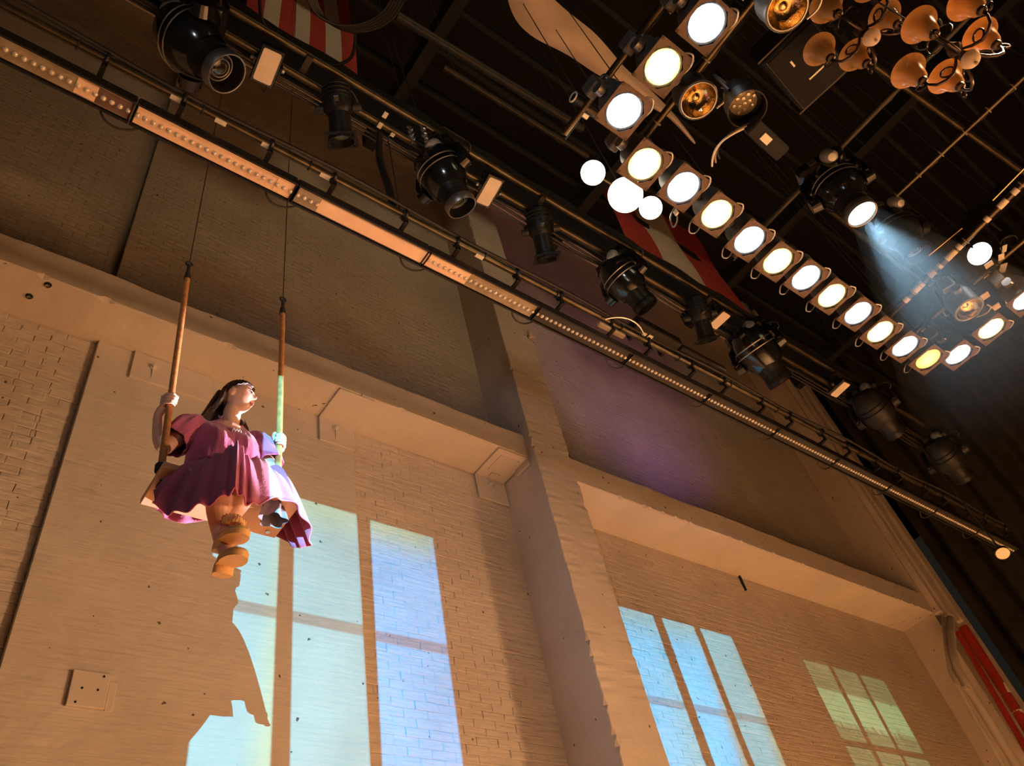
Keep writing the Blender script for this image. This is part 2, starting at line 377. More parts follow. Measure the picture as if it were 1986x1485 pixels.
# ------------------------------------------------------------------ projectors (window pictures thrown on the wall)
def projector(loc, target, energy, cols, rows, angle, colours, drape=False):
    """cols: (x0_top, x1_top, x0_bottom, x1_bottom); rows: (z0, z1, level); all on the wall plane the picture is focused on"""
    o = spot('window_projector_light', loc, target, energy, (1, 1, 1), angle, 0.0, 0.0015)
    l = o.data; l.use_nodes = True; nt = l.node_tree; N = nt.nodes; L = nt.links
    em = next(n for n in N if n.type == 'EMISSION')
    ge = N.new('ShaderNodeNewGeometry'); sp = N.new('ShaderNodeSeparateXYZ'); L.new(ge.outputs['Incoming'], sp.inputs[0])
    def M(op, a, b=None, c=None):
        n = N.new('ShaderNodeMath'); n.operation = op
        for i, x in enumerate((a, b, c)):
            if x is None: continue
            if isinstance(x, (int, float)): n.inputs[i].default_value = x
            else: L.new(x, n.inputs[i])
        return n.outputs[0]
    k = WALL_Y - loc[1]
    X = M('MULTIPLY_ADD', M('DIVIDE', sp.outputs[0], sp.outputs[1]), k, loc[0])
    Z = M('MULTIPLY_ADD', M('DIVIDE', sp.outputs[2], sp.outputs[1]), k, loc[2])
    def step(v, e, s):
        n = N.new('ShaderNodeMapRange'); n.interpolation_type = 'SMOOTHSTEP'; L.new(v, n.inputs[0])
        n.inputs[1].default_value = e - s; n.inputs[2].default_value = e + s; return n.outputs[0]
    def band(v, a, b, s): return M('MULTIPLY', step(v, a, s), M('SUBTRACT', 1.0, step(v, b, s)))
    ztop = max(r[1] for r in rows); zbot = min(r[0] for r in rows)
    rowm = None
    for z0, z1, lev in rows:
        q = M('MULTIPLY', band(Z, z0, z1, .012), lev); rowm = q if rowm is None else M('ADD', rowm, q)
    tot = None
    topf = step(Z, ztop - .22, .22)
    zn = M('DIVIDE', M('SUBTRACT', ztop, Z), ztop - zbot)
    for i, (xa, xb, xc, xd) in enumerate(cols):
        # slanted edges: shear x by height
        x_l = M('SUBTRACT', X, M('MULTIPLY', zn, xc - xa)); x_r = M('SUBTRACT', X, M('MULTIPLY', zn, xd - xb))
        m_ = M('MULTIPLY', step(x_l, xa, .012), M('SUBTRACT', 1.0, step(x_r, xb, .014)))
        # rounded top corners
        m_ = M('MULTIPLY', m_, rowm)
        c_main, c_top, c_side = colours[i]
        mx = N.new('ShaderNodeMix'); mx.data_type = 'RGBA'; L.new(topf, mx.inputs[0]); mx.inputs[6].default_value = (*c_main, 1); mx.inputs[7].default_value = (*c_top, 1)
        mx2 = N.new('ShaderNodeMix'); mx2.data_type = 'RGBA'
        side = step(M('ADD', M('DIVIDE', M('SUBTRACT', X, xa), xb - xa), M('MULTIPLY', zn, .5)), 1.05, .25)
        L.new(side, mx2.inputs[0]); L.new(mx.outputs[2], mx2.inputs[6]); mx2.inputs[7].default_value = (*c_side, 1)
        colr = mx2.outputs[2]
        vm = N.new('ShaderNodeVectorMath'); vm.operation = 'SCALE'; L.new(colr, vm.inputs[0]); L.new(m_, vm.inputs[3])
        if tot is None: tot = vm.outputs[0]
        else:
            ad = N.new('ShaderNodeVectorMath'); ad.operation = 'ADD'; L.new(tot, ad.inputs[0]); L.new(vm.outputs[0], ad.inputs[1]); tot = ad.outputs[0]
    if drape:
        wv = N.new('ShaderNodeTexNoise'); wv.inputs['Scale'].default_value = 1; wv.inputs['Detail'].default_value = 3
        cb = N.new('ShaderNodeCombineXYZ'); L.new(M('MULTIPLY', X, 16.0), cb.inputs[0]); L.new(M('MULTIPLY', Z, 1.2), cb.inputs[1]); L.new(cb.outputs[0], wv.inputs['Vector'])
        # a bright band across the middle, hanging folds above and below
        mid = M('MULTIPLY', step(M('MULTIPLY_ADD', wv.outputs['Fac'], .35, Z), 5.30, .09), M('SUBTRACT', 1.0, step(Z, 5.62, .05)))
        low = M('MULTIPLY_ADD', wv.outputs['Fac'], .6, .08)
        fac = M('MAXIMUM', mid, low)
        vm = N.new('ShaderNodeVectorMath'); vm.operation = 'SCALE'; L.new(tot, vm.inputs[0]); L.new(fac, vm.inputs[3]); tot = vm.outputs[0]
    L.new(tot, em.inputs['Color']); em.inputs['Strength'].default_value = 1.0
    return o

PR1 = (0.60, 0.40, 3.95)
pale = (.22, 1.38, 2.15); blue = (.0, 1.5, 4.0); top = (.50, 1.5, 1.5); cyan = (.0, 1.75, 3.9); tan = (.60, .85, .55)
projector(PR1, (2.6, 5, 5.0), 900, [(1.76, 2.28, 1.70, 2.26), (2.41, 3.02, 2.405, 3.02), (3.16, 3.85, 3.09, 3.83)],
          [(5.13, 6.27, 1.0), (5.03, 5.13, .42), (2.2, 5.03, 1.0)], 75, [(pale, pale, top), (pale, top, pale), (blue, top, blue)])
projector((7.4, -2.4, 3.0), (7.2, 5, 5.0), 1650, [(5.45, 6.80, 5.45, 6.80), (6.95, 7.50, 6.95, 7.50), (7.61, 8.19, 7.61, 8.17)],
          [(5.02, 6.05, 1.0), (4.93, 5.02, .55), (2.5, 4.93, 1.0)], 60, [(cyan, pale, pale), (cyan, pale, tan), (pale, pale, tan)])
gr = (.42, .95, .55)
projector((10.6, -2.4, 3.0), (10.6, 5, 5.0), 1900, [(9.62, 10.19, 9.64, 10.19), (10.30, 10.86, 10.30, 10.86), (10.95, 11.57, 10.95, 11.55)],
          [(4.94, 6.0, 1.0), (2.5, 4.86, 1.0)], 60, [(gr, gr, gr), (gr, gr, gr), (gr, gr, gr)], drape=True)

# ------------------------------------------------------------------ the setting
MB().box((5, -2, -.05), (60, 40, .1)); 
struct('floor', MB().box((5, -2, -.05), (60, 40, .1)), 'floor_wood')
PX0, PX1, PYF = 4.945, 5.515, 4.40      # pilaster
ZB0, ZB1 = 7.35, 7.70                   # beam underside / top (left bay)
# masonry backing
mb = MB()
mb.box((1.0, 5.25, 8), (8.6, .5, 16))                     # left bays
mb.box((10.15, 5.25, 8), (9.7, .5, 16))
back = struct('wall_back', mb, 'brick_paint')
# lower infill panel and upper infill panel, proud of the brick
def rough_panel(x0, x1, z0, z1, y, t, n=24):
    b = MB(); b.box(((x0 + x1) / 2, y - t / 2, (z0 + z1) / 2), (x1 - x0, t, z1 - z0), bev=.006); return b
p = rough_panel(.58, 3.0, 0, 7.35, 5.0, .055).build('infill_panel', 'plaster', back, False)
p = rough_panel(.56, 3.0, 7.70, 14.6, 5.0, .07).build('infill_panel', 'brick_paint', back, False)
# bricks: the ones nearest the camera singly, the rest joined
def brick_mesh(seed):
    r = random.Random(seed); b = MB(); j = lambda a: r.uniform(-a, a)
    hx, hz, t = .108, .0368, .0045
    o = [(-hx + j(.004), 0, -hz + j(.003)), (hx + j(.004), 0, -hz + j(.003)), (hx + j(.004), 0, hz + j(.003)), (-hx + j(.004), 0, hz + j(.003))]
    i_ = [(x * .955, -t + j(.0015), z * .88 + j(.001)) for x, y, z in o]
    b.add(o + i_, [(4, 5, 6, 7), (0, 1, 5, 4), (1, 2, 6, 5), (2, 3, 7, 6), (3, 0, 4, 7)])
    return b
BV = [brick_mesh(s) for s in range(10)]
BM = [b.mesh('brick', 'brick_piece', False) for b in BV]
rest = MB(); nb = 0
def course(x0, x1, z0, z1, single):
    global nb
    z = z0; row = 0
    while z < z1 - .03:
        x = x0 + .11 - (.11 if row % 2 else 0)
        while x < x1 + .05:
            k = R_.randrange(10); xc = min(max(x, x0 + .1), x1 - .1); dep = R_.uniform(-.0022, .0022); rr = R_.uniform(-.01, .01)
            M = Matrix.Translation((xc, 5.0 + dep, z + .0375)) @ Matrix.Rotation(rr, 4, 'Y')
            if single and nb < 300 and 3.95 < z < 6.6 and x > 3.1:
                o = link('brick', BM[k], back); o.matrix_local = M; nb += 1
            elif R_.random() < .93:
                rest.M = M; rest.add(BV[k].v, BV[k].f)
            x += .22
        z += .075; row += 1
course(3.01, 4.94, 3.3, 7.33, True)
course(-1.3, .57, 3.6, 7.33, False)
course(5.52, 9.6, 3.0, 7.08, False)
o = rest.build('brick_courses', 'brick_piece', back, False); o['kind'] = 'stuff'

# beams: chipped lower and upper arrises
def chipped_beam(x0, x1, yf, yb, z0, z1, seed):
    r = random.Random(seed); n = int((x1 - x0) / .045); b = MB(); vs = []; fs = []
    prev = [0, 0]
    for i in range(n + 1):
        x = x0 + (x1 - x0) * i / n
        prev = [max(-.012, min(.012, q + r.uniform(-.006, .006))) for q in prev]
        ch = .035 if r.random() < .05 else .012
        pr = [(yb, z0), (yf + ch, z0 + prev[0] * .4), (yf, z0 + ch + prev[0] * .3), (yf + prev[1] * .3, (z0 + z1) / 2), (yf, z1 - .02 + prev[1]), (yf + .03, z1 + prev[1]), (yb, z1)]
        vs += [(x, y, z) for y, z in pr]
    for i in range(n):
        for k in range(6):
            a = i * 7 + k; fs.append((a, a + 7, a + 8, a + 1))
    fs.append(tuple(range(7))); fs.append(tuple(n * 7 + k for k in range(7))[::-1])
    return b.add(vs, fs)
struct('trim_1', chipped_beam(-3, PX0 + .002, 4.51, 5.0, ZB0, ZB1, 3), 'concrete_paint')
struct('trim_2', chipped_beam(PX1 - .002, 13.3, 4.41, 5.0, 7.12, 7.50, 4), 'concrete_paint')
struct('trim_3', chipped_beam(-3, 14, 4.45, 5.0, 14.75, 15.6, 5), 'concrete_paint')
# pilaster with chipped arrises
def chipped_post(x0, x1, yf, yb, z0, z1, seed):
    r = random.Random(seed); n = int((z1 - z0) / .05); vs = []; fs = []
    for i in range(n + 1):
        z = z0 + (z1 - z0) * i / n
        c1 = .03 if r.random() < .07 else .008; c2 = .035 if r.random() < .07 else .008
        j = r.uniform(-.004, .004)
        vs += [(x, y, z) for x, y in ((x0, yb), (x0, yf + c1), (x0 + c1, yf + j), ((x0 + x1) / 2, yf), (x1 - c2, yf + j), (x1, yf + c2), (x1, yb))]
    for i in range(n):
        for k in range(6):
            a = i * 7 + k; fs.append((a, a + 1, a + 8, a + 7))
    return MB().add(vs, fs)
struct('trim_4', chipped_post(PX0, PX1, PYF, 5.0, 0, 15.6, 6), 'concrete_paint')
# right-hand post with channels
mb = MB()
mb.box((13.93, 4.72, 8), (1.34, .6, 16))
struct('trim_5', mb, 'concrete_paint')
for i, (x, wd, y) in enumerate(((13.36, .13, 4.37), (13.63, .24, 4.36), (14.05, .12, 4.38))):
    b = MB(); b.box((x, y, 11.4), (wd, .12, 8.6), bev=.02)
    struct('trim_%d' % (6 + i), b, 'concrete_paint')
# roof, joists and end curtain
struct('ceiling', MB().box((6, -2, 15.9), (44, 24, .3)), 'flat_black')
# end curtain: deep vertical folds
def fold(u, v):
    y = lerp(5.0, -9, u); return V((17.0 + .16 * math.sin(u * 150) + .05 * math.sin(u * 61 + 1), y, lerp(0, 15.7, v)))
struct('wall_right', MB().grid(fold, 420, 1), 'curtain', True)
# ------------------------------------------------------------------ hanging strip of LED battens
ORD = ['first', 'second', 'third', 'fourth', 'fifth', 'sixth', 'seventh', 'eighth', 'ninth', 'tenth', 'eleventh', 'twelfth', 'thirteenth', 'fourteenth']
LY, LZ = 2.40, 6.40
def seg_x(k): return LY * (.045 + .4215 * k)
SEGL = LY * .4215
def gel(root, a, b, mt, label=None):
    g = MB().box(((a + b) / 2 * SEGL, 0, -.0075), ((b - a) * SEGL, .098, .003)).build('gel_strip', mt, root)
    if label: g['label'] = label
bead = MB().lathe([(.0165, 0), (.015, -.006), (.009, -.011), (0, -.0125)], 10).mesh('lens', 'lens_bead')
def led_batten(k, label, plate, gels, single):
    t = thing('led_batten', (seg_x(k), LY, LZ), label, 'stage light', 'battens of the long strip under the pipe')
    L = SEGL - .006
    h = MB(); h.box((L / 2, 0, .05), (L, .128, .09), bev=.01)
    h.box((L / 2, .0695, .005), (L, .013, .05)); h.box((L / 2, -.0695, .005), (L, .013, .05))
    h.build('housing', 'black_metal', t, False)
    MB().box((L / 2, 0, -.001), (L - .01, .112, .01)).build('lens_plate', plate, t, False)
    for a, b, m_, lb in gels: gel(t, a, b, m_, lb)
    n = 22
    if single:
        for i in range(n):
            if any(a < (i + .5) / n < b and m_ == 'led_frost' and b - a > .5 for a, b, m_, lb in gels) and k == 1: continue
            o = link('lens', bead, t); o.location = (L * (i + .5) / n, 0, -.0085)
    else:
        b = MB()
        for i in range(n):
            b.M = Matrix.Translation((L * (i + .5) / n, 0, -.0055)); b.lathe([(.0165, 0), (.015, -.006), (.009, -.011), (0, -.0125)], 8)
        o = b.build('lens_row', 'lens_bead', t); o['kind'] = 'stuff'
    for s in (0.008, L - .008):
        MB().box((s, 0, .03), (.008, .135, .10), bev=.003).build('end_cap', 'black_metal', t, False)
    for s in (.22, .78):
        c = MB(); c.box((s * L, -.06, .12), (.03, .14, .02)); c.box((s * L, -.12, .16), (.03, .02, .09))
        c.ring(Matrix.Translation((s * L, -.12, .22)) @ Matrix.Rotation(math.pi / 2, 4, 'Y'), .034, .012, 16, 6)
        c.build('hook_clamp', 'black_metal', t)
    # cable jumper under the edge
    x0 = L - .16
    MB().tube(bez((x0, .07, .03), (x0 + .02, .15, -.02), (x0 + .16, .17, -.02), (x0 + .24, .07, .03), 12), .007, 6).build('cable_jumper', 'cable', t)
    return t
frost_full = [(0, 1.0, 'led_frost', 'frosted tan gel')]
led_batten(-2, 'led batten at the left picture edge, clear lens dots only', 'led_clear', [], True)
led_batten(-1, 'led batten at far left with clear, tan and violet gel pieces', 'led_clear', [(.69, .80, 'led_frost', 'frosted tan gel'), (.80, .995, 'led_violet', 'dark violet gel')], True)
led_batten(0, 'led batten with tan gel and visible lens dots above the left swing wire', 'led_frost', [(.87, .97, 'led_frost', 'frosted tan gel')], True)
led_batten(1, 'led batten fully frosted in glowing tan gel, right of the swing wires', 'led_clear', [(.17, 1.0, 'led_frost', 'frosted tan gel')], True)
led_batten(2, 'led batten half tan gel and half bare lens dots beside the pilaster', 'led_clear', [(0, .36, 'led_frost', 'frosted tan gel')], True)
for k in range(3, 11):
    led_batten(k, 'bare dark led batten, %s counting rightward from the pilaster' % ORD[k - 3], 'led_dark', [], False)
# the pipe it hangs from
x0, x1 = seg_x(-2) - .3, seg_x(11) - .1
t = thing('batten_pipe', (x0, LY - .12, LZ + .22), 'long dark pipe carrying the strip of led battens', 'pipe')
MB().cyl((0, 0, 0), (x1 - x0, 0, 0), .026, n=16).build('pipe', 'pipe_metal', t)
MB().tube([(x_, -.04 + .012 * math.sin(x_ * 3.1), .03 - .012 * math.cos(x_ * 2.3)) for x_ in [i * .15 for i in range(int((x1 - x0) / .15))]], .014, 6).build('cable_run', 'cable', t)
for i in range(16):
    MB().ring(Matrix.Translation((.5 + i * .72, 0, 0)) @ Matrix.Rotation(math.pi / 2, 4, 'Y'), .03, .006, 12, 5).build('cable_tie', 'cable', t)
for i, (px, py) in enumerate(((333, 212), (420, 255), (510, 300), (625, 355), (935, 432 + 65))):
    q = at_z(px, py, LZ + .16) - V((x0, LY - .12, LZ + .22))
    MB().box((q.x, .005, -.03), (.07, .03, .006)).build('label_tape', 'tape_white', t, False)
# power supply sled clipped on the pipe
q = at_z(1268, 652, LZ + .30)
t = thing('power_supply_box', q, 'flat black power supply box clipped beside the led strip', 'box')
MB().box((0, 0, 0), (.55, .17, .10), bev=.01).build('case', 'black_metal', t, False)
MB().box((.62, .02, .0), (.62, .15, .06), bev=.01).build('extension_case', 'black_metal', t, False)
MB().box((-.14, 0, -.053), (.04, .03, .006)).build('label_tape', 'tape_white', t, False)
MB().box((-.07, 0, -.053), (.05, .04, .006)).build('label_tape', 'tape_white', t, False)
for x_ in (-.2, .2):
    MB().box((x_, .10, .05), (.03, .06, .16)).build('bracket', 'black_metal', t, False)
t = thing('tape_marked_clamp', at_z(1185, 640, LZ + .14), 'tan taped connector on the strip pipe left of the power box', 'connector')
MB().box((0, 0, 0), (.30, .045, .03), bev=.005).build('body', 'cable_tan', t, False)
MB().tube(bez((-.1, -.05, .03), (0, -.18, .02), (.15, -.2, 0), (.3, -.1, 0), 10), .008, 6).build('cable_loop', 'steel', t)

# ------------------------------------------------------------------ truss of two pipes
TY, TZ = 2.20, 7.80
t = thing('lighting_pipe', (-1.0, TY, TZ), 'lower of the two long parallel pipes holding the moving lights', 'pipe')
MB().cyl((0, 0, 0), (11.6, 0, 0), .032, n=16).build('pipe', 'pipe_metal', t)
for i in range(9):
    MB().box((.9 + i * 1.15, -.06, .05), (.05, .20, .03)).build('cross_brace', 'dark_pipe', t, False)
t2 = thing('lighting_pipe', (-1.0, TY - .14, TZ + .10), 'upper of the two long parallel pipes, behind the moving lights', 'pipe')
MB().cyl((0, 0, 0), (11.6, 0, 0), .032, n=16).build('pipe', 'pipe_metal', t2)
cabs = MB()
for s in range(3):
    pts = []
    for i in range(58):
        x_ = i * .2; sag = .06 * abs(math.sin(x_ * 1.5 + s * .7)) + .02 * math.sin(x_ * 4 + s)
        pts.append((x_, .05 + .03 * s, -.05 - sag))
    cabs = MB().tube(pts, .011, 6); cabs.build('cable_run', 'cable', t)
for px, py in ((633, 175), (747, 222), (737, 242), (760, 262), (756, 268)):
    q = at_z(px, py, TZ - .04) - V((-1.0, TY, TZ)); MB().box((q.x, q.y, -.05), (.035, .05, .012)).build('label_tape', 'tape_white', t, False)
# black masking border behind the truss
def bord(u, v): return V((lerp(-2.0, 11.0, u), 2.34 + .012 * math.sin(u * 90), lerp(8.0, 9.0, v)))
o = MB().sheet(bord, 90, 2, .02).build('masking_border', 'black_cloth'); tag(o, 'black cloth border along the top of the lighting truss', 'curtain')
# chains and hanging wires of the truss
for i, (px, py) in enumerate(((795, 250), (820, 248))):
    q = at_z(px, py, TZ + .05)
    t = thing('truss_hanger', q, ('steel chain hanger holding the truss above the second moving light', 'dark wire hanger just right of the truss chain')[i], 'chain')
    MB().tube([(0, 0, 0), (-.1 * i, .1, 3.0), (-.15, .2, 7.9)], .006, 6).build('wire', 'wire', t)
    for k in range(6):
        MB().ring(Matrix.Translation((.01 * (k % 2), 0, .03 - k * .045)) @ Matrix.Rotation(math.pi / 2 * (k % 2), 4, 'Z') @ Matrix.Rotation(math.pi / 2, 4, 'X'), .026, .007, 12, 5).build('chain_link', 'steel', t)

def moving_head(px, py, aim, label, s=1.0, lens='lens_dark', drop=.36, zc=TZ, shiny=True, ring='grey_alu', lit=False, yaw=0.0):
    base = at_z(px, py, zc - drop)             # pivot of the head
    aim = V(aim).normalized()
    t = thing('moving_head_light', base, label, 'stage light', 'moving head lights')
    side = aim.cross(V((0, 0, 1)));
    side = side.normalized() if side.length > .05 else V((1, 0, 0))
    up = V((0, 0, 1)); fw = up.cross(side)
    rotY = Matrix((side, fw, up)).transposed()
    hm = 'gloss_black' if shiny else 'black_metal'
    MB().box((0, 0, drop * .86), (.36 * s, .25 * s, .13 * s), rotY, .03 * s).build('base', hm, t, False)
    cl = MB(); cl.box((0, 0, drop + .0), (.05, .06, .12)); cl.ring(Matrix.Translation((0, 0, drop)) @ Matrix.Rotation(math.pi / 2, 4, 'Y'), .045, .014, 16, 6)
    cl.build('clamp', 'dark_pipe', t)
    for sg in (-1, 1):
        y = MB(); pts = [side * sg * .12 * s + up * drop * .75, side * sg * .20 * s + up * drop * .55, side * sg * .215 * s + up * drop * .2, side * sg * .205 * s]
        for a, b in zip(pts, pts[1:]):
            d = b - a; y.box((a + b) / 2, (.045 * s, .12 * s, d.length + .03), (frame((0, 0, 0), d, side)).to_3x3(), .012)
        y.cyl(side * sg * .17 * s, side * sg * .235 * s, .06 * s, .05 * s, 18)
        y.build('yoke_arm', hm, t, False)
    F = frame((0, 0, 0), aim, side)
    hd = MB(); hd.lathe([(0, -.27 * s), (.075 * s, -.265 * s), (.125 * s, -.22 * s), (.158 * s, -.12 * s), (.165 * s, -.02 * s), (.15 * s, .06 * s), (.125 * s, .11 * s), (.118 * s, .12 * s)], 28, F, 1.05, .92)
    hb = hd.build('head', hm, t)
    for z_, r_ in ((-.10, .166), (-.05, .1705)):
        MB().lathe([(r_ * s, (z_ - .005) * s), ((r_ + .004) * s, z_ * s), (r_ * s, (z_ + .005) * s)], 28, F, 1.05, .92).build('head_band', 'grey_alu' if shiny else 'black_metal', hb)
    # cooling fins on the back
    for k in range(5):
        a = -.5 + .25 * k
        c = F @ V((.12 * s * math.sin(a), -.13 * s * math.cos(a), -.17 * s))
        MB().box(c, (.012 * s, .05 * s, .12 * s), F.to_3x3() @ Matrix.Rotation(-a, 3, 'Z')).build('fin', 'black_metal', hb, False)
    ba = MB(); ba.lathe([(.118 * s, .10 * s), (.112 * s, .13 * s), (.108 * s, .17 * s), (.104 * s, .17 * s), (.104 * s, .215 * s), (.108 * s, .215 * s), (.108 * s, .285 * s), (.099 * s, .285 * s), (.096 * s, .20 * s)], 32, F)
    bo = ba.build('lens_barrel', 'black_metal', t)
    MB().lathe([(.1085 * s, .225 * s), (.112 * s, .23 * s), (.112 * s, .275 * s), (.1085 * s, .29 * s), (.102 * s, .289 * s)], 32, F).build('front_ring', ring, bo)
    MB().lathe([(.096 * s, .205 * s), (.07 * s, .222 * s), (.035 * s, .232 * s), (0, .235 * s)] if not lit else [(.099 * s, .272 * s), (.06 * s, .283 * s), (0, .287 * s)], 28, F).build('lens', lens, t)
    if not lit:
        for rr in (.072, .05, .03): MB().ring(F @ Matrix.Translation((0, 0, (.222 if rr > .06 else .230) * s)), rr * s, .003 * s, 24, 5).build('lens_ring', 'grey_alu', bo)
    MB().lathe([(0, 0), (.05 * s, 0), (.056 * s, .02 * s), (.05 * s, .12 * s), (.03 * s, .15 * s), (0, .155 * s)], 16, frame(up * drop * .86 + fw * -.11 * s + side * .06 * s, V((0, 0, -1)) + fw * -.55)).build('pan_motor_cap', 'pale_alu', t)
    # handles and cable
    MB().tube(bez(side * .10 * s + up * drop * .9, side * .3 * s + up * drop, side * .3 * s + up * drop * .5 + fw * .1, side * .14 * s + up * drop * .75 + fw * .1, 12), .009, 6).build('cable_loop', 'cable', t)
    MB().box(side * -.05 * s + fw * -.13 * s + up * drop * .86, (.06 * s, .008, .05 * s), rotY).build('control_panel', 'grey_alu', t, False)
    return t, base, aim

moving_head(380, 90, (.58, -.14, -.78), 'big glossy moving head light at the top left, lens turned right', 1.28, 'lens_dark', .42)
moving_head(862, 346, (.46, .10, -.86), 'moving head light with green glass lens beside the middle tan panel', 1.12, 'lens_green', .36)
moving_head(1215, 550, (.56, .02, -.80), 'moving head light hanging in front of the violet wall stripe, centre of truss', 1.08, 'lens_dark', .36, ring='black_metal')
moving_head(1475, 688, (.58, .12, -.78), 'dark moving head light just left of the right-hand post', 1.28, 'lens_dark', .36, shiny=True, ring='black_metal')
moving_head(1702, 800, (.75, .1, -.6), 'dim moving head light on the truss beyond the post', 1.2, 'lens_dark', .36, shiny=False, ring='black_metal')
moving_head(1838, 890, (.75, .1, -.6), 'farthest dim moving head light at the right end of the truss', 1.2, 'lens_dark', .36, shiny=False, ring='black_metal')

def ellipsoidal(px, py, aim, label, s=1.0, zc=TZ):
    p = at_z(px, py, zc); aim = V(aim).normalized()
    t = thing('ellipsoidal_spotlight', p, label, 'stage light', 'ellipsoidal spotlights on the truss')
    c = V((0, 0, -.20)); side = aim.cross(V((0, 0, 1))).normalized(); F = frame(c, aim, side); Fr = F.to_3x3()
    MB().lathe([(0, -.20 * s), (.05 * s, -.198 * s), (.085 * s, -.17 * s), (.092 * s, -.10 * s), (.10 * s, -.03 * s), (.095 * s, .02 * s), (.075 * s, .05 * s)], 20, F).build('lamp_housing', 'black_metal', t)
    MB().lathe([(.072 * s, .03 * s), (.075 * s, .06 * s), (.078 * s, .20 * s), (.088 * s, .21 * s), (.088 * s, .25 * s), (.080 * s, .25 * s), (.076 * s, .215 * s), (.0, .205 * s)], 22, F).build('lens_tube', 'black_metal', t)
    MB().lathe([(.076 * s, .212 * s), (.04 * s, .226 * s), (0, .23 * s)], 20, F).build('lens', 'lens_dark', t)
    g = MB(F)
    for x_, y_, a, b in ((0, .095, .21, .02), (0, -.095, .21, .02), (.095, 0, .02, .17), (-.095, 0, .02, .17)): g.box((x_ * s, y_ * s, .235 * s), (a * s, b * s, .012))
    g.build('gel_frame', 'black_metal', t, False)
    y = MB()
    for sg in (-1, 1): y.tube([c + side * sg * .115 * s, c + side * sg * .115 * s + V((0, 0, .10)), V((0, 0, -.05)) + side * sg * .04], .012, 6)
    y.cyl((0, 0, -.08), (0, 0, .03), .022); y.ring(Matrix.Rotation(math.pi / 2, 4, 'Y'), .045, .013, 14, 6)
    y.build('yoke', 'dark_pipe', t)
    for sg in (-1, 1): MB().cyl(c + side * sg * .10 * s, c + side * sg * .155 * s, .03 * s, .026 * s, 12).build('tilt_knob', 'dark_pipe', t)
    for k in range(2):
        MB().box(F @ V((0, (-.12 if k else .12) * s, .0)), (.03 * s, .07 * s, .008), Fr).build('shutter_handle', 'grey_alu', t, False)
    for k in range(4): MB().lathe([(.094 * s, (-.15 + .03 * k) * s), (.101 * s, (-.145 + .03 * k) * s), (.094 * s, (-.14 + .03 * k) * s)], 20, F).build('cooling_rib', 'black_metal', t)
    MB().tube(bez(c - aim * .18, c - aim * .3 + side * .1, V((.1, .1, -.1)) + side * .2, V((.12, 0, .0)), 10), .008, 6).build('cable_loop', 'cable', t)
    return t
ellipsoidal(655, 190, (.34, .46, -.82), 'dark ellipsoidal spotlight left of centre, right of the big moving light', 1.12)
ellipsoidal(1040, 425, (.38, .44, -.82), 'dark ellipsoidal spotlight above the pilaster', 1.12)
ellipsoidal(1345, 590, (.42, .42, -.80), 'dark ellipsoidal spotlight beside the third tan panel on the truss', 1.12)

def panel_light(corners, z, label):
    P = [at_z(x, y, z) for x, y in corners]; c = sum(P, V()) / 4
    ex = ((P[1] - P[0]) + (P[2] - P[3])) / 2; ey = ((P[3] - P[0]) + (P[2] - P[1])) / 2
    a = math.atan2(ex.y, ex.x); W, H = ex.length, ey.length
    t = thing('panel_light', c, label, 'stage light', 'flat panel lights on the truss', a)
    MB().box((0, 0, .03), (W + .045, H + .05, .055), bev=.008).build('case', 'gloss_black', t, False)
    # rounded diffuser
    r = min(W, H) * .13; pts = []
    for cx, cy, a0 in ((W / 2 - r, H / 2 - r, 0), (-W / 2 + r, H / 2 - r, 90), (-W / 2 + r, -H / 2 + r, 180), (W / 2 - r, -H / 2 + r, 270)):
        pts += [(cx + r * math.cos(math.radians(a0 + k * 22.5)), cy + r * math.sin(math.radians(a0 + k * 22.5))) for k in range(5)]
    n = len(pts); b = MB(); b.add([(x, y, -.006) for x, y in pts] + [(x, y, .004) for x, y in pts], [tuple(range(n))[::-1]] + [(i, (i + 1) % n, n + (i + 1) % n, n + i) for i in range(n)])
    b.build('diffuser', 'panel_diffuser', t, False)
    br = MB(); br.box((W * .5 + .03, 0, .08), (.02, .05, .14)); br.box((-W * .5 - .03, 0, .08), (.02, .05, .14)); br.box((0, 0, .155), (W + .1, .05, .02)); br.cyl((0, 0, .15), (0, 0, .24), .02)
    br.ring(Matrix.Translation((0, 0, .28)) @ Matrix.Rotation(math.pi / 2, 4, 'Y'), .042, .012, 14, 6)
    br.build('bracket', 'black_metal', t)
    for sg in (-1, 1): MB().cyl((sg * (W * .5 + .03), 0, .05), (sg * (W * .5 + .06), 0, .05), .022, .018, 10).build('tilt_knob', 'grey_alu', t)
    MB().tube(bez((W * .3, H * .5, .03), (W * .5, H * .8, 0), (W * .2, H * .9, .02), (0, H * .55, .05), 10), .006, 6).build('cable_loop', 'cable', t)
    return t
panel_light(((516, 92), (548, 108), (524, 166), (487, 150)), TZ - .12, 'tan flat panel light beside the big glossy moving light')
panel_light(((950, 342), (974, 353), (947, 400), (924, 391)), TZ - .12, 'tan flat panel light beside the green-lensed moving light')
panel_light(((1399, 604), (1416, 609), (1389, 642), (1379, 629)), TZ - .12, 'tan flat panel light left of the last big moving light')
panel_light(((1635, 741), (1647, 743), (1624, 773), (1612, 764)), TZ - .12, 'smallest tan flat panel light, on the truss beyond the post')
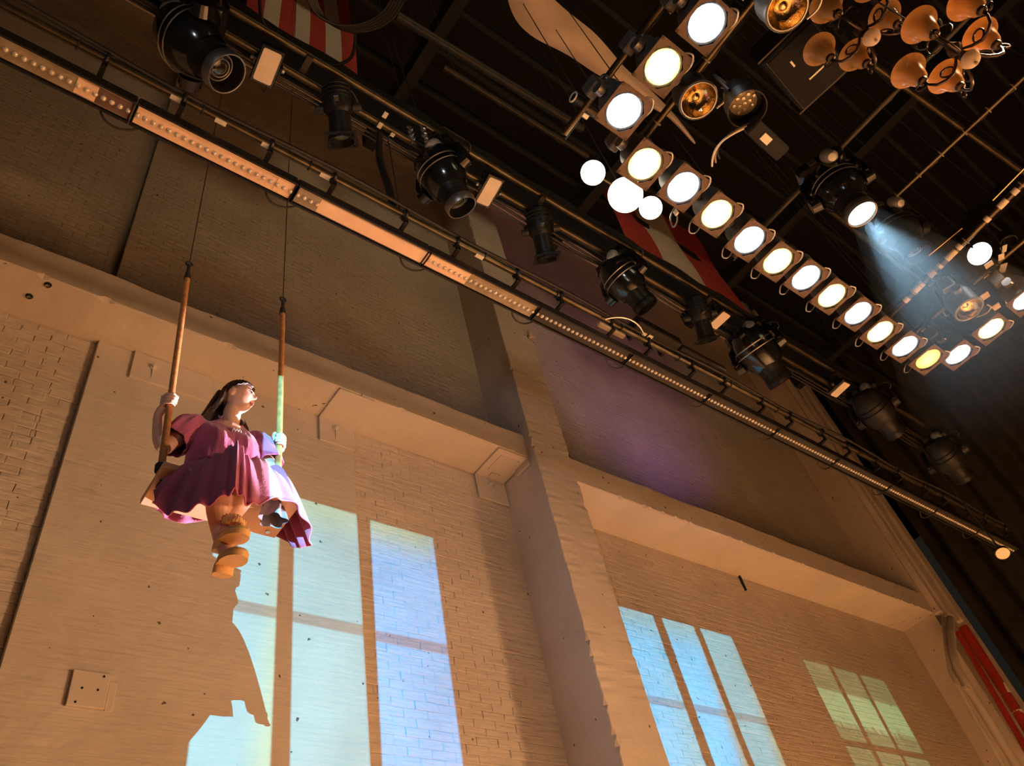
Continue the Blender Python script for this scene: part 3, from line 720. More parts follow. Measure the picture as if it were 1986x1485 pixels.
# ------------------------------------------------------------------ lit par cans on their frame of pipes
PZ = 6.0
gf = MB()
for sx, sy in ((1, 0), (-1, 0), (0, 1), (0, -1)):
    gf.box((sx * .124, sy * .124, -.012), (.022 if sx else .27, .022 if sy else .27, .006))
for sx in (-1, 1):
    for sy in (-1, 1):
        gf.add([(sx * .113, sy * .113, -.009), (sx * .113, sy * .058, -.009), (sx * .058, sy * .113, -.009), (sx * .113, sy * .113, -.015), (sx * .113, sy * .058, -.015), (sx * .058, sy * .113, -.015)], [(0, 1, 2), (5, 4, 3), (1, 4, 5, 2)])
PM = {}
PM['gel_frame'] = gf.mesh('gel_frame', 'gel_frame', False)
PM['can'] = MB().lathe([(.118, -.004), (.124, 0), (.124, .03), (.117, .04), (.117, .15), (.112, .17), (.085, .24), (.07, .27), (.07, .33), (.055, .345), (0, .348)], 24).mesh('can', 'par_can')
PM['lens_w'] = MB().lathe([(.108, 0), (.085, -.006), (.04, -.010), (0, -.011)], 24).mesh('lens', 'lens_white')
PM['lens_o'] = MB().lathe([(.108, 0), (.085, -.006), (.04, -.010), (0, -.011)], 24).mesh('lens', 'lens_warm')
PM['lens_a'] = MB().lathe([(.108, 0), (.085, -.006), (.04, -.010), (0, -.011)], 24).mesh('lens', 'lens_amber')
PM['bowl'] = MB().lathe([(.114, -.002), (.105, .03), (.08, .065), (.045, .085), (.03, .087), (.028, .05), (.015, .04), (0, .038)], 24).mesh('reflector', 'gold_reflector')
PM['rim'] = MB().ring(Matrix.Identity(4), .112, .006, 28, 6).mesh('rim', 'grey_alu')
y = MB()
for s in (-1, 1): y.box((s * .142, 0, .20), (.008, .035, .22)); y.box((s * .095, 0, .35), (.11, .035, .008), Matrix.Rotation(s * .5, 3, 'Y'))
y.box((0, 0, .375), (.1, .035, .008)); PM['yoke'] = y.mesh('yoke', 'grey_alu', False)
PM['knob'] = MB().cyl((-.13, 0, .13), (-.175, 0, .13), .042, .038, 18).mesh('tilt_knob', 'grey_alu')
PM['knob2'] = MB().cyl((.13, 0, .13), (.165, 0, .13), .034, .03, 16).mesh('tilt_knob', 'grey_alu')
c = MB(); c.box((0, 0, .42), (.04, .05, .09)); c.ring(Matrix.Translation((0, 0, .47)) @ Matrix.Rotation(math.pi / 2, 4, 'Y'), .036, .013, 14, 6); c.cyl((0, .05, .43), (0, .10, .43), .01)
PM['clamp'] = c.mesh('hook_clamp', 'grey_alu')
PM['loop'] = MB().tube(catmull([(-.06, .12, .06), (-.09, .16, .03), (-.06, .205, .01), (-.01, .19, .02), (.005, .14, .05), (-.02, .12, .07)], 5), .005, 6).mesh('safety_loop', 'grey_alu')
PM['clip'] = MB().tube(catmull([(.06, -.135, .0), (.10, -.15, -.015), (.135, -.10, -.015), (.135, -.03, 0)], 5), .007, 6).mesh('spring_clip', 'grey_alu')
PM['box'] = MB().box((-.15, .03, .22), (.07, .11, .12), bev=.01).mesh('lamp_cap', 'par_can', False)
def par(px, py, kind, label, group, rz=0.0, z=PZ, tilt=(0, 0), lp_=True):
    t = thing('par_can_light', at_z(px, py, z), label, 'stage light', group, rz)
    t.rotation_euler = (tilt[0], tilt[1], rz)
    names = [('can', 'can'), ('gel_frame', 'gel_frame'), ('yoke', 'yoke'), ('knob', 'tilt_knob'), ('knob2', 'tilt_knob'), ('clamp', 'hook_clamp'), ('loop', 'safety_loop'), ('clip', 'spring_clip'), ('box', 'lamp_cap')]
    if kind == 'gold': names += [('bowl', 'reflector'), ('rim', 'rim')]
    else: names.append(({'w': 'lens_w', 'o': 'lens_o', 'a': 'lens_a'}[kind], 'lens'))
    if kind == 'gold' or not lp_: names = [n for n in names if n[0] not in (('gel_frame', 'loop') if kind == 'gold' else ('loop',))]
    for k, n in names: link(n, PM[k], t)
    return t
row = [(1250, 318, 'o'), (1325, 363, 'w'), (1390, 415, 'o'), (1453, 465, 'w'), (1508, 506, 'o'), (1563, 538, 'w'), (1613, 573, 'o'), (1664, 607, 'w'), (1707, 643, 'o'), (1755, 671, 'w'), (1800, 696, 'a')]
for i, (x, y_, k) in enumerate(row):
    par(x, y_, k, '%s-lit par can, %s lamp along the long lit row counting from the globes' % ('white' if k == 'w' else 'amber', ORD[i]), 'lit par cans around the pipe frame', lp_=(i not in (0, 1)))
for (x, y_, k, lb) in ((1210, 215, 'w', 'white-lit par can at the left corner of the pipe frame, above the globes'), (1285, 130, 'o', 'amber-lit par can on the cross pipe, between two white-lit cans'), (1370, 45, 'w', 'white-lit par can nearest the top picture edge'),
                   (1858, 687, 'w', 'white-lit par can just right of the deep amber one'), (1922, 637, 'o', 'amber-lit par can near the right edge, apart from the long row'), (1990, 580, 'w', 'white-lit par can cut by the right picture edge')):
    par(x, y_, k, lb, 'lit par cans around the pipe frame', lp_=False)
par(1355, 195, 'gold', 'unlit par can with gold reflector beside the amber-lit can', 'unlit par cans')
par(1527, 18, 'gold', 'unlit par can with gold reflector at the top edge left of the chandelier', 'unlit par cans', z=5.7)
par(1880, 600, 'gold', 'unlit par can with dull copper reflector in the right-hand cluster', 'unlit par cans', .3)
def pipe(name, a, b, r, label, m_='pipe_metal', ties=0, tapes=(), cable=True, hang=True):
    a, b = V(a), V(b); t = thing(name, a, label, 'pipe')
    MB().cyl((0, 0, 0), b - a, r, n=14).build('pipe', m_, t)
    d = b - a; n = 24; s = d.orthogonal().normalized()
    if cable:
        for k in range(2):
            MB().tube([d * (i / n) + V((.02 * k, .02 * k, r * 1.1)) + V((0.012 * math.sin(i * 1.7 + k), .012 * math.cos(i * 1.3 + k), -.025 * abs(math.sin(i * .5 + k)))) for i in range(n + 1)], .010, 6).build('cable_run', 'cable', t)
    M0 = frame((0, 0, 0), d)
    for i in range(ties): MB().ring(M0 @ Matrix.Translation((0, 0, d.length * (i + .5) / ties)), r * 1.25, .006, 12, 5).build('cable_tie', 'cable_tan', t)
    if hang:
        for f_ in (.08, .92): MB().cyl(d * f_, d * f_ + V((0, 0, 12.2 - (a + d * f_).z)), .004, n=6).build('hanger_wire', 'wire', t)
    for f_, w_ in tapes: MB().lathe([(r * 1.06, d.length * f_), (r * 1.06, d.length * f_ + w_)], 12, M0).build('label_tape', 'tape_white', t)
    return t
R0 = at_z(1250, 318, PZ)
pipe('lamp_pipe', (R0.x - .35, .93, PZ + .475), (R0.x + 4.1, .93, PZ + .475), .024, 'long pipe above the lit row of par cans')
pipe('lamp_pipe', (2.44, 1.15, PZ + .475), (2.44, -1.6, PZ + .475), .024, 'cross pipe above the three upper lit par cans', ties=4)
pipe('lamp_pipe', (2.83, .95, PZ + .28), (2.78, -1.4, PZ + .30), .022, 'lower cross pipe passing beside the amber-lit can', 'pipe_metal', 5)
pipe('lamp_pipe', (6.49, 1.1, PZ + .475), (6.49, -1.6, PZ + .475), .024, 'far cross pipe above the right-hand lit par cans')
# open pipe end with white rim at the left corner
q = at_z(1112, 188, PZ + .5)
t = thing('pipe_stub', q, 'short dark tube with white rim left of the lit corner can', 'pipe')
e2 = at_z(1160, 222, PZ + .5) - q
MB().lathe([(.03, 0), (.035, .002), (.035, e2.length), (0, e2.length)], 14, frame((0, 0, 0), e2)).build('tube', 'black_metal', t)
MB().ring(frame((0, 0, 0), e2), .034, .006, 18, 6).build('rim', 'tape_white', t)
MB().box(at_z(1135, 222, PZ + .5) - q, (.06, .05, .04), bev=.008).build('cheeseborough_clamp', 'steel', t, False)
# pale rings of masking cable near the globes
t = thing('wire_loop', at_z(1310, 400, PZ + .1), 'grey safety cable with white tag under the second lit can', 'cable')
MB().tube(catmull([(0, 0, 0), (.03, .05, -.08), (.0, .09, -.14), (-.03, .06, -.08), (0, 0, 0)], 5), .006, 6).build('cable', 'grey_alu', t)
MB().box((0, .02, -.05), (.012, .03, .05)).build('tag', 'tape_white', t, False)

# ------------------------------------------------------------------ globe pendant
G = [at_d(1213, 378, 5.75), at_d(1150, 335, 5.75), at_d(1262, 403, 5.72)]; GR = [.123, .086, .080]
t = thing('globe_pendant', G[0], 'brass pendant with three glowing white glass globes', 'lamp')
MB().cyl(G[1] - G[0], G[2] - G[0], .008, n=10).build('rod', 'brass', t)
MB().cyl((0, 0, .1), (0, 0, 9.5), .005, n=6).build('suspension_wire', 'wire', t)
for g, r in zip(G, GR):
    MB().sphere(g - G[0], r, 28, 18).build('globe', 'globe_light', t)
    MB().cyl(g - G[0] + V((0, 0, r * .95)), g - G[0] + V((0, 0, r * 1.2)), r * .35, r * .25, 14).build('cap', 'brass', t)

# ------------------------------------------------------------------ chandeliers
SH = [(.022, 0), (.030, .01), (.042, .03), (.050, .06), (.056, .09), (.068, .115), (.088, .132), (.092, .135), (.089, .137), (.066, .119), (.052, .092), (.046, .062), (.038, .032), (.02, .012)]
shade_me = MB().lathe([(r * 1.3, z * 1.25) for r, z in SH], 28).mesh('shade', 'amber_glass')
cup_me = MB().lathe([(0, -.035), (.008, -.03), (.012, -.018), (.028, -.01), (.034, .004), (.032, .016), (.02, .02)], 18).mesh('shade_cup', 'bronze')
def chandelier(px, py, D, rz, label, scale=1.0):
    t = thing('chandelier', at_d(px, py, D), label, 'chandelier', 'bronze chandeliers with amber shades', rz); t.scale = (scale,) * 3
    MB().lathe([(0, -.06), (.008, -.055), (.012, -.045), (.006, -.035), (.02, -.03), (.05, -.01), (.062, .02), (.058, .03), (0, .032)], 22).build('finial_bowl', 'canvas', t)
    MB().lathe([(.03, .03), (.045, .05), (.03, .08), (.022, .12), (.035, .15), (.05, .18), (.035, .22), (.018, .27), (.014, .5), (.03, .52), (.03, .56), (0, .57)], 18).build('column', 'bronze', t)
    MB().cyl((0, 0, .56), (0, 0, 6), .006, n=6).build('chain', 'wire', t)
    for k in range(5):
        a = 2 * math.pi * k / 5; ca, sa = math.cos(a), math.sin(a)
        arm = MB().tube([V((ca * r, sa * r, z)) for r, z in ((.03, .12), (.07, .06), (.12, .01), (.17, .0), (.22, .02), (.245, .07), (.25, .11))], [.008, .010, .011, .011, .010, .009, .010], 8)
        arm.ring(Matrix.Translation((ca * .13, sa * .13, .055)) @ Matrix.Rotation(a, 4, 'Z') @ Matrix.Rotation(math.pi / 2, 4, 'X'), .04, .007, 18, 6)
        arm.ring(Matrix.Translation((ca * .285, sa * .285, .10)) @ Matrix.Rotation(a, 4, 'Z') @ Matrix.Rotation(math.pi / 2, 4, 'X'), .028, .006, 16, 6)
        ao = arm.build('arm', 'bronze', t)
        cu = link('shade_cup', cup_me, ao); cu.location = (ca * .25, sa * .25, .13)
        so = link('shade', shade_me, t); so.location = (ca * .25, sa * .25, .138)
    for k in range(6):
        a = 2 * math.pi * k / 6 + .3
        MB().tube(bez((.02 * math.cos(a), .02 * math.sin(a), .44), (.10 * math.cos(a), .10 * math.sin(a), .50), (.15 * math.cos(a), .15 * math.sin(a), .42), (.09 * math.cos(a), .09 * math.sin(a), .36), 8), [.006] * 9, 6).build('leaf_scroll', 'bronze', t)
    return t
chandelier(1693, 74, 5.4, 0.5, 'amber-shaded bronze chandelier, left one, next to the unlit gold can', .865)
chandelier(1885, 117, 4.3, 0.5, 'amber-shaded bronze chandelier nearest the top right corner', .717)

# ------------------------------------------------------------------ fixtures among the black overhead
# LED par in a snoot with driver box
p = at_d(1440, 196, 5.0)
t = thing('led_par_light', p, 'dark led par with a black snoot and bead lens, right of the gold can', 'stage light')
F = frame((0, 0, 0), (-.12, .08, -1), (1, 0, 0))
MB().lathe([(.0, -.16), (.07, -.16), (.085, -.12), (.085, .0), (.11, .01), (.112, .11), (.106, .11), (.104, .015), (.08, .012)], 26, F).build('snoot', 'black_metal', t)
MB().lathe([(.082, .012), (0, .014)], 22, F).build('lens_plate', 'cable_tan', t)
for i in range(12):
    a = i * 2.4; r = .02 * math.sqrt(i + .3)
    MB(F @ Matrix.Translation((r * math.cos(a), r * math.sin(a), .014))).lathe([(.014, 0), (.010, .008), (0, .01)], 10).build('lens_bead', 'lens_bead', t)
y = MB(); y.tube([(-.12, 0, 0), (-.13, 0, .2), (0, 0, .26), (.13, 0, .2), (.12, 0, 0)], .01, 6); y.cyl((0, 0, .25), (0, 0, .40), .02); y.build('yoke', 'black_metal', t)
p = at_d(1485, 268, 5.0)
t = thing('driver_box', p, 'dark grey driver box with a white label under the snooted led par', 'box', None, .05)
MB().box((0, 0, 0), (.30, .10, .09), bev=.008).build('case', 'joist', t, False)
MB().box((-.03, 0, -.047), (.07, .045, .004)).build('label_sticker', 'tape_white', t, False)
for k in range(3): MB().tube(bez((-.16, .02 * k, 0), (-.26, .1 + .02 * k, -.06), (-.24, .22, .0), (-.1, .25 + .03 * k, .05), 12), .006, 6).build('cable_loop', ('cable', 'cable_tan', 'tape_white')[k], t)
# speaker cabinet
p = at_d(1566, 128, 5.8)
t = thing('speaker_cabinet', p, 'flat black speaker cabinet hanging under the dark roof left of the chandelier', 'speaker', None, .12)
MB().box((0, 0, .12), (.50, .38, .24), bev=.015).build('cabinet', 'black_metal', t, False)
MB().box((0, 0, -.004), (.46, .34, .012), bev=.004).build('grille', 'black_cloth', t, False)
for sx in (-1, 1): MB().box((sx * .262, 0, .1), (.012, .42, .16)).build('side_bracket', 'dark_pipe', t, False)
MB().box((-.1, .06, -.012), (.05, .012, .004)).build('badge', 'tape_white', t, False); MB().box((.08, -.02, -.012), (.012, .12, .004)).build('badge', 'tape_white', t, False)
for sx in (-1, 1): MB().cyl((sx * .2, 0, .24), (sx * .2, 0, 4), .006, n=6).build('hanger_wire', 'wire', t)
# lit moving head with haze beam
mt_, mbase, maim = moving_head(1632, 370, (.10, .04, -.99), 'moving head light throwing a pale blue beam into the haze', 1.0, 'mover_lit', .34, 6.55, True, 'grey_alu', True)
moving_head(1748, 452, (.1, .1, -1), 'unlit moving head light standing dark inside the blue beam', .95, 'lens_dark', .34, 6.9, False, 'black_metal')
o_ = pipe('overhead_pipe', mbase + V((0, .9, .34)), mbase + V((0, -1.6, .34)), .024, 'dark pipe from which the beam-throwing moving light hangs', 'dark_pipe')
# battens running away from the wall, with taped labels
def zpipe(name, p0, p1, z, r, label, m_='pipe_metal', ties=0, tapes=(), cable=True):
    return pipe(name, at_z(*p0, z), at_z(*p1, z), r, label, m_, ties, tapes, cable)
zpipe('overhead_pipe', (1718, 398), (2040, 98), 6.9, .022, 'bronze pipe with bound cables crossing right of the beam', 'pipe_metal', 7)
zpipe('overhead_pipe', (1726, 612), (2040, 300), 6.4, .026, 'taped pipe carrying the right-hand cluster of fixtures', 'pipe_metal', 3, ((.10, .05), (.16, .08), (.21, .03), (.27, .06), (.33, .03), (.38, .10), (.45, .04), (.62, .04), (.70, .08), (.78, .05)))
zpipe('overhead_pipe', (1688, 122), (1990, 338), 7.4, .026, 'mottled pipe running from the chandelier toward the right edge', 'pipe_metal', 0, (), False)
zpipe('overhead_pipe', (1800, 496), (1866, 442), 6.6, .008, 'thin bright rod inside the blue beam', 'brass', 0, (), False)
zpipe('overhead_pipe', (1925, 388), (1990, 322), 6.6, .010, 'thin coppery rod near the right edge', 'brass', 0, (), False)
# cluster at the right: scoop, tags, small heads
def tag_panel(px, py, z, w_, h_, rz, label, m_='tape_white'):
    t = thing('tag_card', at_z(px, py, z), label, 'card', 'pale cards in the right-hand cluster', rz)
    MB().box((0, 0, 0), (w_, h_, .008), bev=.002).build('card', m_, t, False)
    MB().cyl((0, 0, .004), (0, 0, .30), .004, n=6).build('hanger', 'wire', t)
tag_panel(1909, 575, 6.2, .075, .085, .2, 'upper tan card above the right-hand amber-lit can', 'panel_diffuser')
tag_panel(1930, 596, 6.2, .075, .085, .2, 'lower tan card above the right-hand amber-lit can', 'panel_diffuser')
tag_panel(1945, 520, 6.3, .10, .06, .7, 'brightest white card below the open flood', 'white_paint')
tag_panel(1942, 498, 6.3, .07, .05, .5, 'small tan card just right of the open flood')
tag_panel(1918, 513, 6.3, .06, .07, .2, 'pale card touching the open flood', 'white_paint')
tag_panel(1948, 482, 6.35, .08, .04, .6, 'narrow pale card upper right of the open flood', 'white_paint')
t = thing('open_flood_light', at_z(1900, 492, 6.35), 'small open flood light glowing white on the taped pipe', 'stage light')
F = frame((0, 0, 0), (-.35, -.1, -.9), (1, 0, 0))
MB().lathe([(.10, 0), (.108, -.01), (.09, -.06), (.05, -.10), (0, -.11)], 22, F).build('reflector_shell', 'black_metal', t)
MB().lathe([(.098, 0), (.06, -.01), (0, -.015)], 22, F).build('lens', 'lens_white', t)
y = MB(); y.tube([(-.12, 0, 0), (-.12, 0, .14), (0, 0, .2), (.12, 0, .14), (.12, 0, 0)], .009, 6); y.build('yoke', 'dark_pipe', t)
for i, (px, py, z, lb) in enumerate(((1835, 575, 6.5, 'small dark fixture with hook on the taped pipe, above the lit row'), (1868, 555, 6.5, 'dark round fixture with coppery glint on the taped pipe'), (1950, 455, 6.6, 'dark fixture with clamps beside the right picture edge'), (1960, 560, 6.4, 'dark fixture with yoke between the cards and right edge'))):
    t = thing('small_spotlight', at_z(px, py, z), lb, 'stage light', 'small dark fixtures of the right-hand cluster')
    F = frame((0, 0, 0), (.3 - .2 * i, .2, -.8), (1, 0, 0))
    MB().lathe([(0, -.12), (.05, -.118), (.062, -.08), (.06, .03), (.068, .035), (.068, .09), (.06, .09), (.055, .04)], 18, F).build('body', 'black_metal', t)
    MB().lathe([(.055, .045), (.03, .05), (0, .052)], 16, F).build('lens', 'gold_reflector' if i == 1 else 'lens_dark', t)
    y = MB(); y.tube([(-.08, 0, 0), (-.085, 0, .12), (0, 0, .17), (.085, 0, .12), (.08, 0, 0)], .008, 6); y.build('yoke', 'grey_alu', t)
    MB().tube(catmull([(.08, 0, .05), (.16, .04, -.02), (.14, .12, -.06), (.06, .1, -.02)], 5), .006, 6).build('safety_loop', 'grey_alu', t)
# round work light low on the right
t = thing('work_light', at_z(1945, 1073, 5.6), 'small round lit work light low at the right edge', 'lamp'); t.scale = (.72,) * 3
F = frame((0, 0, 0), (-.5, -.1, -.8), (1, 0, 0))
MB().lathe([(.10, 0), (.108, .0), (.105, -.05), (.06, -.10), (0, -.11)], 22, F).build('shell', 'black_metal', t)
MB().lathe([(.098, 0), (0, -.008)], 22, F).build('lens', 'panel_diffuser', t)
MB().cyl((0, 0, .1), (0, 0, 9.4), .012, n=8).build('stem', 'dark_pipe', t)

# haze in the beam: scattering volume the lamp really lights
lp = mbase + maim * .30
sp_ = spot('beam_light', tuple(lp), tuple(lp + maim * 3), 700, (.48, .80, 1.0), 33, .35, .07)
hz = MB().lathe([(.09, .0), (.72, 2.0), (.74, 2.1), (0, 2.12)], 28, frame(lp, maim)); hz.add([lp], [])
ho = hz.build('haze_beam', None); tag(ho, 'pale blue haze lit by the moving light beam', 'haze', kind='stuff')
mt = bpy.data.materials.new('haze'); mt.use_nodes = True; N = mt.node_tree.nodes; N.remove(N['Principled BSDF'])
vs_ = N.new('ShaderNodeVolumeScatter'); vs_.inputs['Density'].default_value = .055; vs_.inputs['Color'].default_value = (.9, .95, 1, 1); vs_.inputs['Anisotropy'].default_value = 0.2
gN = N.new('ShaderNodeNewGeometry'); dN = N.new('ShaderNodeVectorMath'); dN.operation = 'DISTANCE'; mt.node_tree.links.new(gN.outputs['Position'], dN.inputs[0]); dN.inputs[1].default_value = tuple(lp)
rN = N.new('ShaderNodeMapRange'); rN.interpolation_type = 'SMOOTHSTEP'; mt.node_tree.links.new(dN.outputs['Value'], rN.inputs[0]); rN.inputs[1].default_value = .1; rN.inputs[2].default_value = 1.9; rN.inputs[3].default_value = .085; rN.inputs[4].default_value = 0.0
mt.node_tree.links.new(rN.outputs[0], vs_.inputs['Density'])
mt.node_tree.links.new(vs_.outputs[0], N['Material Output'].inputs['Volume']); ho.data.materials.append(mt)
# ------------------------------------------------------------------ banners and cloths
def banner(name, x0, x1, y, z0, z1, stripes, label):
    t = thing(name, ((x0 + x1) / 2, y, z0), label, 'banner', 'striped banners above the truss')
    n = len(stripes); cx = (x0 + x1) / 2
    for i, m_ in enumerate(stripes):
        a, b = lerp(x0, x1, i / n), lerp(x0, x1, (i + 1) / n)
        def f(u, v, a=a, b=b):
            X = lerp(a, b, u); return V((X - cx, .035 * math.sin(X * 5.3) * (1 - .4 * v) + .02 * math.sin(v * 9 + X), lerp(0, z1 - z0, v)))
        MB().sheet(f, 6, 10, .006).build('stripe', m_, t)
    return t
banner('striped_banner', at_y(478, 5, 3.0).x, at_y(690, 140, 3.0).x, 3.0, 10.6, 15.2, ['red_cloth', 'white_cloth'] * 3 + ['red_cloth'], 'red and white striped banner hanging at the top left')
banner('striped_banner', at_y(1206, 445, 3.0).x, at_y(1424, 578, 3.0).x, 3.0, 10.6, 13.3, ['red_cloth', 'white_cloth', 'red_cloth'], 'broad red, white and red banner hanging behind the globes')
# tan canvas sheet with a ragged lower edge
lo = [(983, -12), (1008, 48), (1075, 92), (1135, 128), (1190, 158), (1240, 192), (1290, 222), (1340, 272)]
hi = [(1062, -12), (1100, 22), (1150, 62), (1178, 92), (1212, 132), (1262, 176), (1305, 220), (1343, 268)]
cl = catmull([at_z(x, y_, 8.6 + .04 * (i % 2)) for i, (x, y_) in enumerate(lo)], 6); ch = catmull([at_z(x, y_, 8.6) for x, y_ in hi], 6)
def cf(u, v):
    i = min(int(u * (len(cl) - 1)), len(cl) - 1); p = cl[i].lerp(ch[i], v); return V((p.x, p.y, p.z + .05 * math.sin(u * 22) * (1 - v) - .10 * math.sin(math.pi * v)))
o = MB().sheet(cf, len(cl) - 1, 6, .01).build('canvas_sheet', 'canvas'); tag(o, 'tan canvas sheet draped high behind the upper lit cans', 'cloth')

# ------------------------------------------------------------------ dark roof steel (seen faintly)
for i in range(16):
    y_ = -5.2 + i * .55
    o = MB().box((7, y_, 12.3), (26, .06, .22)).build('roof_joist', 'joist', None, False); tag(o, 'dark roof joist running along the wall, %s from the back of the house' % (ORD[i] if i < 14 else ('fifteenth', 'sixteenth')[i - 14]), 'joist', 'dark roof joists')
for i, x in enumerate((2.9, 6.1, 9.3, 12.5)):
    o = MB().box((x, -2, 11.9), (.16, 12, .3)).build('roof_beam', 'joist', None, False); tag(o, 'dark roof beam crossing the joists, %s from the left' % ORD[i], 'beam', 'dark roof beams')
zpipe('overhead_pipe', (770, 30), (1130, 250), 10.2, .05, 'faint brown pipe in the dark above the truss', 'dark_pipe')
zpipe('overhead_pipe', (860, 130), (1140, 303), 9.4, .03, 'thin faint pipe under the brown pipe in the dark', 'dark_pipe')
zpipe('overhead_pipe', (1580, 385), (1905, 640), 9.0, .03, 'thin dark pipe running behind the lit row', 'dark_pipe')
# cable coil looping over the left banner
t = thing('cable_coil', at_z(640, 60, 8.6), 'thick bundle of black cables looping across the left banner', 'cable')
base = at_z(640, 60, 8.6)
for k in range(5):
    pts = [at_z(x + k * 5, y_ + k * 3, 8.6 + .02 * k) - base for x, y_ in ((590, -20), (612, 25), (655, 48), (705, 45), (745, 20), (770, -25))]
    MB().tube(catmull(pts, 6), .012, 6).build('cable', 'cable', t)
pts = [at_z(x, y_, 8.7) - base for x, y_ in ((690, 40), (688, 85), (680, 112), (655, 125), (620, 124), (585, 110))]
MB().tube(catmull(pts, 6), .014, 6).build('cable', 'cable', t)
pts = [at_z(x, y_, 8.7) - base for x, y_ in ((503, -15), (507, 35), (525, 66), (545, 82))]
MB().tube(catmull(pts, 6), .016, 6).build('cable', 'cable', t)
# strap and cord from the truss down to the led strip
a = at_z(737, 260, TZ - .1); b = at_z(762, 405, LZ + .25)
t = thing('cable_drop', a, 'black cable bundle dropping from the truss to the led strip', 'cable')
MB().tube(catmull([V(), (b - a) * .35 + V((-.03, .02, 0)), (b - a) * .7 + V((.01, .02, 0)), b - a], 6), .028, 8).build('bundle', 'cable', t)
c = at_z(775, 405, LZ + .25); a2 = at_z(752, 265, TZ - .1)
MB().tube([a2 - a, c - a], .006, 6).build('cord', 'wire', t)

# ------------------------------------------------------------------ steel plates and small wall hardware
def wall_plate(x0, x1, z0, z1, y, label, bolts, fold=0.0, mt_='concrete_paint'):
    t = thing('steel_plate', ((x0 + x1) / 2, y, (z0 + z1) / 2), label, 'plate', 'painted steel plates on the wall')
    W, H = x1 - x0, z1 - z0
    MB().box((0, -.012, 0), (W, .024, H), bev=.004).build('plate', mt_, t, False)
    if fold: MB().box((0, -fold / 2 - .012, H / 2 - .012), (W, fold, .024), bev=.004).build('soffit_flange', mt_, t, False)
    for bx, bz in bolts:
        b = MB(); b.lathe([(.030, 0), (.030, .008), (.020, .010), (.020, .032), (.012, .036), (0, .037)], 10, frame((bx, -.024, bz), (0, -1, 0))); b.build('bolt', mt_, t, False)
        MB().tube([(bx, -.03, bz - .03), (bx + .003, -.028, bz - .09), (bx + .001, -.024, bz - .14)], [.007, .006, .002], 6).build('paint_drip', mt_, t)
    return t
wall_plate(.87, 1.55, 7.02, 7.347, 4.945, 'painted steel plate with a bolt under the beam, left of the swing', [(-.17, .03)])
wall_plate(2.62, 3.0, 7.02, 7.347, 4.945, 'painted angle plate under the beam right of the swing', [(-.02, .05)], .42)
wall_plate(4.53, 4.935, 7.0, 7.347, 4.985, 'painted angle bracket where the beam meets the pilaster', [(-.02, .05)], .46)
o = thing('soffit_plate', (4.74, 4.72, 7.318), 'raised inner plate on the bracket soffit beside the pilaster', 'plate')
MB().box((0, 0, 0), (.26, .26, .014), bev=.003).build('plate', 'concrete_paint', o, False); MB().box((-.0, .17, -.006), (.12, .06, .02), bev=.003).build('lug', 'concrete_paint', o, False)
o = thing('corner_angle', (4.925, 4.62, 7.29), 'short painted angle iron on the pilaster under the beam', 'bracket')
MB().box((0, 0, 0), (.03, .22, .10), bev=.004).build('angle', 'concrete_paint', o, False)
t = wall_plate(.965, 1.18, 4.165, 4.39, 4.945, 'square painted cover plate low on the left wall', [], 0)
for bx, bz in ((-.04, .0), (.05, .0), (.07, .09), (-.06, -.09)): MB().cyl((bx, -.025, bz), (bx, -.02, bz), .008, n=10).build('screw_hole', 'flat_black', t)
MB().box((.135, .005, -.02), (.05, .02, .19), bev=.004).build('filler_patch', 'concrete_paint', t, False)
# holes and stubs in the beam
for i, (px, py) in enumerate(((93, 552), (57, 574))):
    q = at_z(px, py, ZB0 + .0); o = MB().lathe([(.018, -.02), (.03, 0), (.02, .004), (0, .006)], 8, Matrix.Translation(q)).build('bolt_stub', 'flat_black'); tag(o, ('larger', 'smaller')[i] + ' dark bolt stub on the beam soffit at far left', 'bolt')
q = at_y(1440, 1130, 4.98); o = MB().box(q, (.02, .03, .24)).build('wall_nail', 'flat_black', None, False); tag(o, 'thin dark rod set in the wall above the middle window picture', 'rod')
# hook on the pilaster
q = at_y(1028, 652, 4.38); t = thing('pilaster_hook', q, 'pale knob standing off the right edge of the pilaster', 'hook')
MB().lathe([(.02, .05), (.03, 0), (.05, -.03), (.04, -.05), (0, -.055)], 12, frame((0, 0, 0), (0, 1, 0))).build('knob', 'concrete_paint', t)
MB().tube([(0, -.04, 0), (.03, -.05, -.05), (.05, -.04, -.09)], .01, 6).build('hook', 'concrete_paint', t)

# ------------------------------------------------------------------ conduits and standpipes on the right-hand post
def wall_pipe(name, px_pts, Y, r, m_, label, clips=()):
    P = [at_y(x, y_, Y) for x, y_ in px_pts]; t = thing(name, P[0], label, 'pipe')
    MB().tube([p - P[0] for p in P], r, 12).build('pipe', m_, t)
    for i in clips: MB().box(P[i] - P[0], (r * 3.2, .06, .05)).build('clip', m_, t, False)
    return t
wall_pipe('conduit', [(1829, 1198), (1834, 1250), (1842, 1300), (1856, 1328), (1890, 1390), (1955, 1500), (1990, 1560)], 4.36, .030, 'pipe_tan', 'thin tan conduit bending left below the beam end', (3,))
wall_pipe('conduit', [(1843, 1200), (1847, 1262), (1856, 1298), (1878, 1335), (1920, 1402), (1975, 1490), (2010, 1545)], 4.30, .062, 'pipe_tan', 'thick tan conduit beside the thin bent one', (3,))
tp = wall_pipe('standpipe', [(1868, 1216), (1925, 1305), (1960, 1360), (2010, 1440)], 4.22, .075, 'red_paint', 'thick red painted standpipe in the lower right corner')
wall_pipe('standpipe', [(1858, 1226), (1908, 1312), (1945, 1375), (1998, 1466)], 4.26, .045, 'red_paint', 'thin red painted pipe left of the thick red one')

